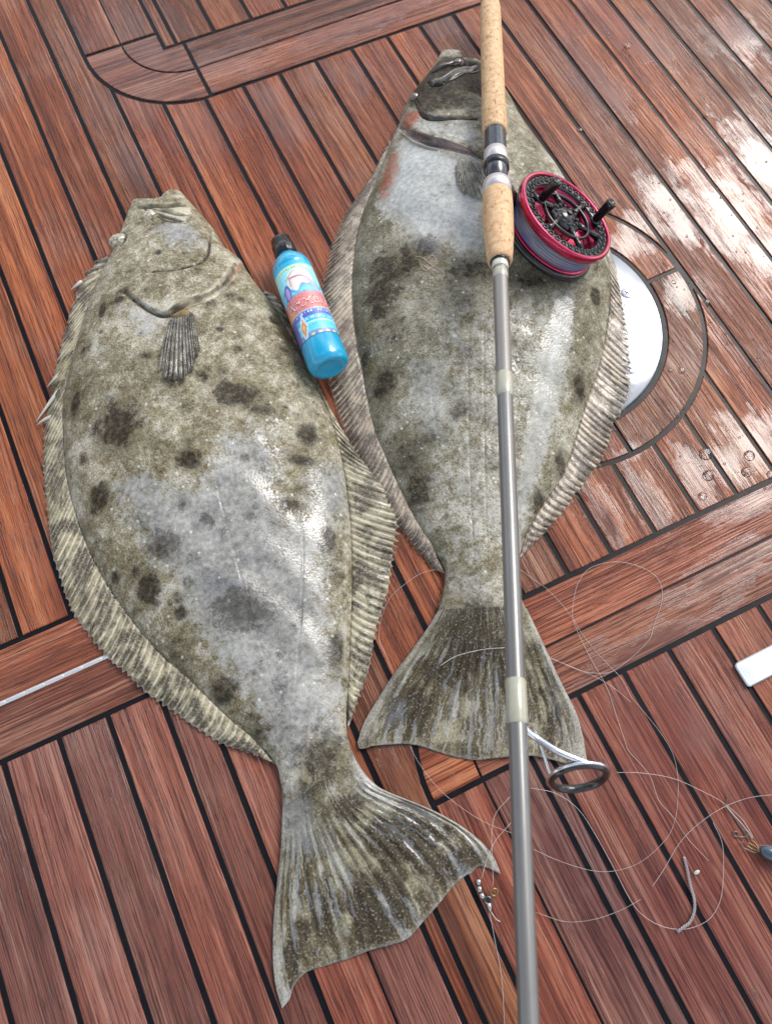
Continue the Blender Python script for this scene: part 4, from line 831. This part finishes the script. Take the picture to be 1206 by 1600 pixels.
for k in range(NB):
    a = 2*math.pi*k/NB; M_ = Mr @ Matrix.Translation((Rm*.828*math.cos(a), Rm*.828*math.sin(a), .0137)) @ Matrix.Rotation(a, 4, 'Z')
    if hole is None:
        q = MB(); q.torus(.0026, .0009, 18, 8, Matrix.Diagonal((1.25, .95, 1, 1))); hole = mesh('port_rim', q.v, q.f); hole.materials.append(BLK); hole.shade_smooth()
    o = bpy.data.objects.new('port_rim', hole); COL.objects.link(o); o.parent = face; o.matrix_local = M_; o.matrix_parent_inverse = Matrix.Identity(4)
    o.matrix_world = M_
hb = MB(); hb.lathe([(0, .0160), (Rm*.07, .0160), (Rm*.10, .0150), (Rm*.16, .0148), (Rm*.17, .0136), (Rm*.30, .0130), (Rm*.33, .0110), (Rm*.33, -.003)], 40, Mr)
hub = hb.build('hub', BLK, reel)
MB().lathe([(0, .0178), (.0028, .0178), (.0034, .0170), (.0034, .0155)], 6, Mr).build('hub_nut', BLACKM, hub, False)
for k in range(6):
    a = 2*math.pi*k/6+.3
    q = MB(); pts = [np.array(Mr @ Vector((Rm*r_*math.cos(a+tw), Rm*r_*math.sin(a+tw), .0118))) for r_, tw in ((.28, 0), (.42, .06), (.58, .10), (.74, .08))]
    q.tube(pts, [.0042, .0032, .0030, .0045], 10); q.build('spoke', BLK, reel)
for k, (rr, tk) in enumerate(((.50, .0022), )):
    MB().torus(Rm*.50, .0018, 60, 8, Mr, .0125).build('web_ring', BLK, reel)
for k in range(12):
    a = 2*math.pi*k/12+.1
    MB().lathe([(0, .0016), (.0018, .0012), (.0026, 0)], 12, Mr @ Matrix.Translation((Rm*.235*math.cos(a), Rm*.235*math.sin(a), .0133))).build('rivet', BLK, hub)
def handle(px, py):
    # where the survey line of the knob's base meets the face plane
    d = np.r_[(np.array([px, py])-[PW/2, PH/2])/F, 1] @ CM; o_ = np.array([0, 0, H]); pl0 = rc+nv*.0182; t = ((pl0-o_)@nv)/(d@nv); w = o_+d*t
    M_ = Matrix.Translation(w) @ Vector(nv).to_track_quat('Z', 'Y').to_matrix().to_4x4()
    h = MB().lathe([(.0038, -.001), (.0040, .0015), (.0046, .004), (.0052, .014), (.0058, .023), (.0060, .0275), (.0054, .0292), (.0042, .0296), (.0040, .0288), (0, .0286)], 28, M_).build('handle_knob', BLK, reel)
    MB().lathe([(.0052, -.0012), (.0056, 0), (.0050, .0014), (.0038, .0016)], 24, M_).build('handle_washer', BLACKM, h)
handle(844, 313); handle(928, 345)
ft = MB(); fb = rq+fv*.0135
ft.tube([rod_at(268)+fv*.0135, rod_at(274)+fv*.0150, rq+fv*.0155, rod_at(312)+fv*.0175, rod_at(318)+fv*.0165], [.0022, .0034, .0040, .0034, .002], 10)
foot = ft.build('reel_foot', BLK, reel)
MB().tube([rod_at(284)+fv*.0150+nv*.002, rq+fv*.0175+nv*.004, rod_at(306)+fv*.0185+nv*.002], [.0045, .0052, .0040], 4).build('foot_bracket', BLK, foot, False)
MB().tube([rq+fv*.014, rq+fv*.020-nv*.004, rc-fv*(Rm*.93)-nv*.010], [.0062, .0055, .0075], 12).build('foot_post', BLK, foot)

# ------------------------------------------------------------------ bottle
BR = .0230
pc = at((435, 366), .034)[0]; pb = at((516, 575), .040)[0]
bd = pc-pb; bl_ = np.linalg.norm(bd[:2]); bd = np.array([bd[0], bd[1], 0.0])/bl_; bd[2] = -.030; bd /= np.linalg.norm(bd)
b0 = np.array([pb[0], pb[1], .0385])
bx_ = np.cross(bd, [0, 0, 1.]); bx_ /= np.linalg.norm(bx_); bup = np.cross(bx_, bd)
# local z: towards the cap, local y: up, local x: the reader's right
Mb = Matrix.Translation(b0) @ Matrix(((bx_[0], bup[0], bd[0], 0), (bx_[1], bup[1], bd[1], 0), (bx_[2], bup[2], bd[2], 0), (0, 0, 0, 1)))
bot = empty('bottle', (b0[0], b0[1], .016)); tag(bot, 'bright blue bait bottle with black cap lying between the two fish', 'bottle')
def blue():
    t = NT('blue_plastic'); p = t.pos(); n = t.noise(p, 60, 3); n2 = t.noise(p, 500, 3)
    t.P(Base_Color=t.mix(n, (.004, .30, .50), (.010, .37, .60)), Roughness=t.mixf(n2, .14, .28), Coat_Weight=.7, Coat_Roughness=.06, Subsurface_Weight=.12, Subsurface_Radius=(.002, .006, .01), Subsurface_Scale=.5,
        Normal=t.bump(n2, .12, .0006)); return t.m
BL = bl_-.008
Hc = .028; HS = BL-Hc
body_prof = [(0, .0032), (.0105, .0030), (.0135, .0010), (.0160, .0002), (.0195, .0010), (.0212, .0030), (BR-.0002, .0065), (BR, .010), (BR, .030), (BR-.0004, .0315), (BR-.0004, HS-.022), (BR, HS-.0205), (BR-.0006, HS-.016), (BR-.003, HS-.009), (BR-.0075, HS-.003), (.0125, HS), (.0115, HS+.003), (.0110, HS+.006)]
MB().lathe(body_prof, 64, Mb).build('bottle_body', blue(), bot)
capM = NT('cap_black'); capM.P(Specular_IOR_Level=.3, Base_Color=(.006, .006, .007), Roughness=capM.mixf(capM.noise(capM.pos(), 300), .2, .4), Coat_Weight=.4, Coat_Roughness=.1); capM = capM.m
cb = MB(); n_ = 48; V = []
for r_, z in [(.0125, HS+.0012), (.0136, HS+.002), (.0134, HS+.018), (.0122, HS+.0185), (.0120, HS+.0265), (.0108, HS+.028), (0, HS+.028)]:
    for q in range(n_):
        w_ = 2*math.pi*q/n_; rr = r_*(1-(.035 if (q % 4 in (0, 1)) and HS+.0018 < z < HS+.0182 and r_ > .013 else 0)); V.append(tuple(Mb @ Vector((rr*math.cos(w_), rr*math.sin(w_), z))))
cb.add(V, grid_faces(7, n_, True).tolist()); cb.build('bottle_cap', capM, bot)
# printed wrap label: z from ZL0 to ZL1, colours per vertex (flat print)
ZL0, ZL1 = .0325, HS-.023; LW = ZL1-ZL0
NA, NZ = 420, 300
th_ = np.linspace(-math.pi, math.pi, NA); zz_ = np.linspace(0, 1, NZ)
TT, ZZ = np.meshgrid(th_, zz_)                       # theta 0 = up; + to the reader's right
def sm(x, a, c): t = np.clip((x-a)/(c-a), 0, 1); return t*t*(3-2*t)
ang = TT*BR/.06                                      # roughly label-height units across
C = np.zeros((NZ, NA, 3)); C[:] = (.10, .62, .80)
def put(msk, col):
    global C
    C = C*(1-msk[..., None])+np.array(col)*msk[..., None]
wob = .018*np.sin(TT*5.1)+.010*np.sin(TT*11+1)
put(sm(ZZ, .60, .74), (.30, .82, .88)); put(sm(ZZ+.10*TT*0, .93, .95), (.03, .42, .66))
bandy = .885+.03*np.cos(TT*1.3); put(np.exp(-((ZZ-bandy)/.018)**4), (.62, .74, .40))
put(sm(.20-np.hypot((ang-.02)/1.35, (ZZ-.735)/.8), 0, .02), (.80, .76, .66))       # pale sky glow
put(sm(ZZ, .53, .56)*sm(.66+wob*2-ZZ, 0, .03), (.10, .46, .76)); put(np.clip(np.exp(-((ZZ-.63-wob*2-.05*ang)/.012)**2), 0, 1), (.18, .25, .62))
put(np.exp(-((ZZ-.585-wob)/.02)**2), (.16, .72, .84))
ov = np.hypot((ang+.30)/.075, (ZZ-.62-.25*(ang+.30))/.10); put(sm(1.15-ov, 0, .1), (.08, .14, .50)); put(sm(.78-ov, 0, .15), (.46, .34, .66))
arcy = .80-1.5*np.clip(ang-.0, 0, 1)**2-.02; put(np.exp(-((ZZ-arcy)/.014)**4)*sm(ang, -.25, -.1), (.55, .20, .28)); put(np.exp(-((ZZ-arcy+.035)/.02)**4)*sm(ang, .08, .16), (.78, .34, .42))
put(np.exp(-((ZZ-.81-.4*(ang+.17))/.006)**2)*sm(.12-np.abs(ang+.14), 0, .01), (.35, .22, .30)); put(np.exp(-((ang+.17-.12*(ZZ-.72))/.012)**2)*sm(.07-np.abs(ZZ-.74), 0, .01), (.45, .25, .28))
red_ = sm(ZZ, .315, .335)*sm(.545-ZZ+.02*np.cos(TT*1.5), 0, .02); put(red_, (.66, .20, .19)); put(red_*sm(np.sin(TT*23+ZZ*60)*np.sin(ZZ*70-TT*13), .3, .8)*.4, (.80, .42, .40))
put(sm(ZZ, .235, .25)*sm(.325-ZZ, 0, .015), (.10, .13, .48)); put(sm(ZZ, .17, .18)*sm(.24-ZZ, 0, .01), (.05, .42, .72)); put(sm(.175-ZZ, 0, .01), (.12, .66, .82))
put(np.exp(-((ZZ-.165)/.008)**2)*.8, (.70, .88, .92)); put(sm(.06-ZZ, 0, .012), (.22, .26, .55)); put(sm(.035-ZZ, 0, .01)*sm(np.sin(TT*17), -.2, .4), (.62, .66, .30))
fx = np.abs(ang+.235-.20*(ZZ-.13))/.075+np.abs(ZZ-.13)/.13; put(sm(1.45-fx, 0, .15), (.55, .78, .90)); put(sm(1.0-fx, 0, .15), (.78, .30, .06)); put(sm(.42-fx, 0, .1), (.85, .58, .28))
put(sm(-.36-ang, 0, .03)*sm(.30-ZZ, 0, .03), (.10, .10, .35)); put(sm(-.30-ang, 0, .03)*sm(ZZ, .31, .33)*sm(.42-ZZ, 0, .03), (.80, .36, .12))
for z0_, h_, f_, cc in ((.892, .010, 46, (.20, .26, .08)), (.286, .012, 38, (.62, .80, .92)), (.212, .008, 52, (.75, .92, .96)), (.196, .006, 60, (.70, .90, .95)), (.118, .008, 40, (.10, .28, .52)), (.098, .006, 56, (.12, .30, .55)), (.080, .006, 50, (.12, .30, .55))):
    put(np.exp(-((ZZ-z0_-.012*np.cos(TT*1.3))/h_)**6)*sm(np.sin(TT*f_)+.7*np.sin(TT*f_*.37+2)+.5*np.sin(ZZ*520), .1, .5)*sm(np.abs(np.sin(TT*2.1+z0_*9)), .12, .2)*sm(1.15-np.abs(TT-.2), 0, .1), cc)
put(np.exp(-((ZZ-.545-.02*np.cos(TT*1.5))/.005)**2)*.8, (.40, .06, .08)); put(np.exp(-((ZZ-.332)/.004)**2)*sm(np.sin(TT*70), -.2, .3), (.85, .80, .70))
sc_ = .10*np.sin(TT*40+3*np.sin(ZZ*55))*np.sin(ZZ*95+2*np.sin(TT*9)); C = np.clip(C*(1+sc_[..., None]), 0, 1)
Rl = BR+.00005
V = [tuple(Mb @ Vector((Rl*math.sin(t), Rl*math.cos(t), ZL0+LW*z))) for z in zz_ for t in th_]
me = mesh('label', V, grid_faces(NZ, NA)[:, ::-1].tolist()); a_ = me.attributes.new('print', 'FLOAT_COLOR', 'POINT'); a_.data.foreach_set('color', np.concatenate([C.reshape(-1, 3), np.ones((NZ*NA, 1))], 1).astype(np.float32).reshape(-1))
lm = NT('printed_label'); lm.P(Base_Color=lm.n('Attribute', attribute_name='print').outputs['Color'], Roughness=.28, Coat_Weight=.5, Coat_Roughness=.08, Normal=lm.bump(lm.noise(lm.pos(), 500), .06, .0004))
lab = link('label', me, lm.m, bot)
def wrap_text(txt, size, z, th0, mat, ext=1.0, name='lettering', slant=0.0, shear=.0):
    cu = bpy.data.curves.new('t', 'FONT'); cu.body = txt; cu.size = size; cu.align_x = 'CENTER'; cu.resolution_u = 3; cu.shear = shear
    to = bpy.data.objects.new('t', cu); COL.objects.link(to); dg = bpy.context.evaluated_depsgraph_get()
    mm = bpy.data.meshes.new_from_object(to.evaluated_get(dg)); bpy.data.objects.remove(to)
    for v_ in mm.vertices:
        t = th0+v_.co.x*ext/BR; v_.co = Mb @ Vector(((BR+.00022)*math.sin(t), (BR+.00022)*math.cos(t), z+v_.co.y+slant*v_.co.x))
    mm.name = name; return link(name, mm, mat, lab, False)
INKP = simple('ink_pale', (.82, .66, .62), .4); INKD = simple('ink_dark_red', (.36, .03, .05), .4); INKB = simple('ink_navy', (.05, .07, .30), .4); INKC = simple('ink_cyan', (.55, .85, .92), .4); INKG = simple('ink_olive', (.22, .28, .10), .4)
wrap_text('AXXBLE', .0165, ZL0+LW*.375, .10, INKD, .95)
wrap_text('AXXBLE', .0150, ZL0+LW*.383, .10, INKP, 1.03)


# ------------------------------------------------------------------ fishing line, leaders, tackle
PINKT = simple('pink_thread', (.50, .36, .26), .4)
LINE = NT('clear_monofilament'); LINE.P(Base_Color=LINE.mix(LINE.noise(LINE.pos(), 90), (.36, .31, .29), (.55, .50, .46)), Roughness=.2, Coat_Weight=.6); LINE = LINE.m
def fl(name, px, label, r=.00016, z=.0012, mat=None, cat='fishing line', group='loose fishing line loops'):
    p = at(px, z); p = catmull(p, 10)
    p[:, 2] += .0009*np.sin(np.linspace(0, 9, len(p))*1.7)+.0006
    return tag(MB().tube(p, r, 6).build(name, mat or LINE, None), label, cat, group)
fl('fishing_line', [(812, 890), (835, 907), (855, 922), (878, 946), (895, 968), (906, 986), (922, 1008), (944, 1033), (970, 1060), (985, 1088), (1006, 1114), (1031, 1146), (1050, 1178), (1058, 1214), (1058, 1252), (1054, 1281), (1041, 1310), (1003, 1345), (963, 1360), (923, 1360), (873, 1345), (833, 1327)], 'long curling fishing line from behind the rod down across the wet planks')
fl('fishing_line', [(853, 1025), (903, 1047), (928, 1052), (953, 1050), (983, 1030), (1013, 1000), (1020, 980), (1034, 935), (1028, 905), (1003, 887), (963, 878), (923, 887), (903, 910), (895, 940), (894, 965), (903, 990), (923, 1030), (948, 1075), (963, 1120), (975, 1155), (983, 1175), (1013, 1210), (1028, 1250), (1053, 1280), (1073, 1310), (1106, 1345)], 'round loop of clear line over the crosswise boards right of the tail', .0002, .0016)
fl('fishing_line', [(853, 1027), (903, 1046), (953, 1071), (985, 1098)], 'short straight strand of line right beside the olive tail', .00016, .0022)
fl('fishing_line', [(963, 1207), (1003, 1208), (1053, 1217), (1103, 1240), (1133, 1257), (1158, 1280), (1175, 1308)], 'strand of line running from the rod guide to the blue lure', .00022, .003)
fl('fishing_line', [(1225, 1243), (1206, 1242), (1168, 1247), (1128, 1262), (1093, 1285), (1063, 1315), (1038, 1355), (1018, 1385)], 'wide arc of line entering from the right edge above the lure', .0002, .0024)
fl('fishing_line', [(1113, 1285), (1126, 1315), (1129, 1350), (1126, 1400), (1113, 1430), (1093, 1445), (1063, 1452), (1028, 1445), (998, 1425), (978, 1395), (958, 1355), (930, 1305), (903, 1265), (868, 1240), (828, 1231)], 'large open loop of thicker line on the lower right planks', .00022, .0014)
fl('fishing_line', [(836, 1425), (883, 1440), (923, 1437), (963, 1425), (1000, 1405)], 'faint strand of line low beside the rod', .00016, .0012)
fl('fishing_line', [(640, 1165), (653, 1190), (683, 1230), (718, 1260), (758, 1285), (800, 1302)], 'strand of line between the two fish tails', .00016, .0022)
fl('fishing_line', [(797, 1244), (775, 1270), (768, 1300), (769, 1340), (770, 1384)], 'short curved strand of line down to the swivel ring', .00022, .0080)
fl('fishing_line', [(798, 1285), (773, 1315), (760, 1345), (752, 1372)], 'short straight strand of line down to the silver crimps', .00022, .0085)
fl('fishing_line', [(764, 1425), (773, 1470), (783, 1525), (788, 1600), (791, 1640)], 'strand of line hanging below the swivel to the bottom edge', .00022, .0014)
fl('fishing_line', [(686, 889), (659, 896), (636, 910), (613, 930), (600, 953), (593, 978), (593, 1002), (602, 1022)], 'curved strand of line in the gap between the two fish', .00022, .0022)
pt = np.array([(x, y, z+.0012) for x, y, z in f2.on([(700, 1032)])]); 
p_ = at([(688, 1040), (713, 1025), (753, 1015), (788, 1012)], .0145)
tag(MB().tube(catmull(p_, 8), .00034, 6).build('fishing_line', LINE, None), 'strand of line curving over the brown tail base', 'fishing line', 'loose fishing line loops')
for pts_, lb_ in (([(650, 402), (660, 404), (672, 414), (684, 421), (693, 430), (690, 438), (696, 452)], 'short kinked pale thread stuck on the back of the olive fish'), ([(668, 405), (676, 400), (682, 410), (676, 418), (664, 424), (656, 414), (664, 418), (680, 432)], 'tiny looped pale thread stuck below the white patch of the olive fish')):
    q_ = f2.on(pts_); q_[:, 2] += .0008; tag(MB().tube(catmull(q_, 8), .00035, 6).build('fishing_line', PINKT, None), lb_, 'fishing line', 'loose fishing line loops')
# twisted leader
def twisted(px, r, label, name='twisted_leader'):
    c = resample(at(px, .0026), 90); t = np.gradient(c, axis=0); t /= np.linalg.norm(t, axis=1)[:, None]; s_ = np.cross(t, [0, 0, 1.]); s_ /= np.linalg.norm(s_, axis=1)[:, None]
    w = np.linspace(0, 1, 90)*math.pi*2*13; e = empty(name, tuple(c[0]*[1, 1, 0])); tag(e, label, 'leader')
    for k in (0, math.pi):
        q = c+(s_*np.cos(w+k)[:, None]+np.array([0, 0, 1.])*np.sin(w+k)[:, None])*r
        MB().tube(q, r*.85, 6).build('strand', WHITEL, e)
    return e
WHITEL = simple('leader_white', (.34, .31, .31), .3, 0, .4, 700)
tw = twisted([(1068, 1339), (1073, 1358), (1078, 1383), (1084, 1405), (1084, 1424), (1077, 1441), (1068, 1448), (1058, 1456)], .0008, 'thick twisted pale leader lying across a seam at lower right')
LEAD = simple('lure_blue_grey', (.045, .07, .095), .22, .3, .8, 200, .2, .35); GOLD = simple('gold_wire', (.26, .20, .09), .3, .9); WIRE = simple('dull_wire', (.16, .14, .13), .3, .7)
lu = empty('lure', tuple(at((1190, 1328))[0])); tag(lu, 'blue grey bullet shaped lure with gold wires at the right edge', 'lure')
lp = at([(1186, 1329), (1189, 1329), (1196, 1331), (1206, 1335), (1225, 1341), (1245, 1348), (1262, 1353)], .0075)
MB().tube(lp, [.0020, .0042, .0062, .0070, .0070, .0055, .0015], 18).build('lure_body', LEAD, lu)
for q in ([(1187, 1330), (1178, 1322), (1168, 1317)], [(1187, 1330), (1176, 1327), (1166, 1321)], [(1187, 1330), (1180, 1318), (1173, 1312)]):
    MB().tube(catmull(at(q, [.0075, .005, .0035])), .0005, 6).build('gold_wire', GOLD, lu)
MB().tube(catmull(at([(1186, 1331), (1178, 1332), (1168, 1328), (1160, 1324), (1157, 1318), (1161, 1315)], .004)), .0006, 6).build('hook', WIRE, lu)
ws = empty('wire_leader', tuple(at((1150, 1285))[0])); tag(ws, 'kinked dark wire with a small eye beside the blue lure', 'leader')
MB().tube(catmull(at([(1135, 1243), (1137, 1262), (1149, 1281), (1160, 1296), (1169, 1312)], .0016)), .00055, 6).build('wire', WIRE, ws)
MB().tube(catmull(at([(1134, 1260), (1146, 1274), (1158, 1287), (1168, 1300), (1175, 1310)], .0022)), .00045, 6).build('wire', LINE, ws)
c_ = at((1149, 1303), .0018)[0]; MB().torus(.0022, .0006, 20, 8, Matrix.Translation(c_)).build('wire_eye', WIRE, ws)
MB().tube(catmull(at([(1151, 1306), (1158, 1308), (1166, 1306), (1168, 1299), (1160, 1297)], .0018)), .0005, 6).build('wire_bend', WIRE, ws)
swv = empty('swivel', tuple(at((758, 1400))[0])); tag(swv, 'silver swivel with crimps and a ring beside the spotted tail', 'swivel')
CRIMP = simple('crimp_silver', (.5, .5, .5), .25, 1.0); BEAD = simple('black_bead', (.02, .02, .02), .1, 0, 1.0)
for a, b_ in (((747, 1374), (748, 1382)), ((748, 1385), (750, 1393)), ((751, 1396), (755, 1403))):
    MB().tube(at([a, b_], .0045), .0022, 12).build('crimp', CRIMP, swv)
c_ = at((762, 1407), .0040)[0]; MB().torus(.0030, .0013, 20, 10, Matrix.Translation(c_)).build('bead', BEAD, swv)
c_ = at((772, 1394), .0050)[0]; MB().torus(.0032, .0009, 22, 8, Matrix.Translation(c_) @ Matrix.Rotation(.4, 4, 'X')).build('ring', GOLD, swv)
MB().tube(at([(763, 1411), (765, 1418), (766, 1425)], .0035), [.0024, .0018, .0010], 12).build('barrel', CRIMP, swv)
MB().tube(catmull(at([(764, 1420), (769, 1428), (776, 1437), (781, 1440)], .003)), .0004, 6).build('tag_end', LINE, swv)
FL_ = simple('scale_white', (.40, .38, .36), .3, 0, .5)
def flake(px, py, r, label):
    c = at((px, py), .0012)[0]; tag(MB().sphere(tuple(c), r, 10, 6, (1.5, .8, .35), None).build('fish_scale', FL_, None), label, 'fish scale', 'loose fish scales')
flake(1088, 1363, .0022, 'small white fish scale on the plank beside the twisted leader')

# ------------------------------------------------------------------ water beads
WTR = NT('water'); WTR.P(Base_Color=(1, 1, 1), Roughness=.02, IOR=1.33, Transmission_Weight=1.0, Normal=WTR.bump(WTR.noise(WTR.pos(), 200), .05, .0003)); WTR = WTR.m
dm = None
def drop(px, py, r, label):
    global dm
    if dm is None:
        q = MB(); q.sphere((0, 0, 0), 1.0, 20, 8, (1, 1, .24), None, 0.0); dm = mesh('water_droplet', q.v, q.f); dm.materials.append(WTR); dm.shade_smooth()
    c = at((px, py))[0]; o = bpy.data.objects.new('water_droplet', dm); COL.objects.link(o); o.location = (c[0], c[1], .0006); o.scale = (r, r*random.uniform(.85, 1.1), r)
    return tag(o, label, 'droplet', 'water droplets on the deck')
for px, py, r, lb in ((1102, 709, .0072, 'large water droplet below the teak ring, upper one of the left pair'), (1106, 743, .0062, 'large water droplet below the teak ring, lower one of the left pair'),
        (1170, 712, .0062, 'large water droplet near the right edge, upper of its pair'), (1165, 738, .0056, 'large water droplet near the right edge, lower of its pair'),
        (1203, 741, .0042, 'water droplet cut by the right edge above the crosswise board'), (1097, 775, .0046, 'water droplet just above the crosswise board at right'),
        (1104, 472, .0042, 'water droplet on the seam outside the teak ring'), (1064, 579, .0042, 'water droplet in the middle of the teak ring'),
        (1046, 579, .0024, 'tiny water droplet left of the one on the teak ring'), (1052, 441, .0028, 'small water droplet at the top of the teak ring'),
        (979, 72, .0045, 'water droplet on a plank near the top edge, right of the rod'), (1103, 180, .0036, 'water droplet on a seam in the upper right corner planks'),
        (905, 203, .0036, 'water droplet on a seam just above the reel'), (1178, 1553, .0032, 'water droplet on a seam at the lower right corner')):
    drop(px, py, r, lb)
# fine spray beads nobody could count
q = MB(); q6 = None
for _ in range(900):
    px, py = rng.uniform(640, 1300), rng.uniform(-60, 820)
    if rng.uniform() > .25+.75*np.exp(-((px-1080)/260)**2-((py-430)/330)**2): continue
    c = at((px, py))[0]; r = rng.uniform(.0005, .0016)
    if math.hypot(c[0]-CX, c[1]-CY) < RP+.004: continue
    q.sphere((c[0], c[1], .0004), r, 7, 3, (1, 1, .5), None, 0.0)
tag(q.build('water_beads', WTR, None), 'fine scattered water beads over the right-hand planks', 'water beads', None, 'stuff')
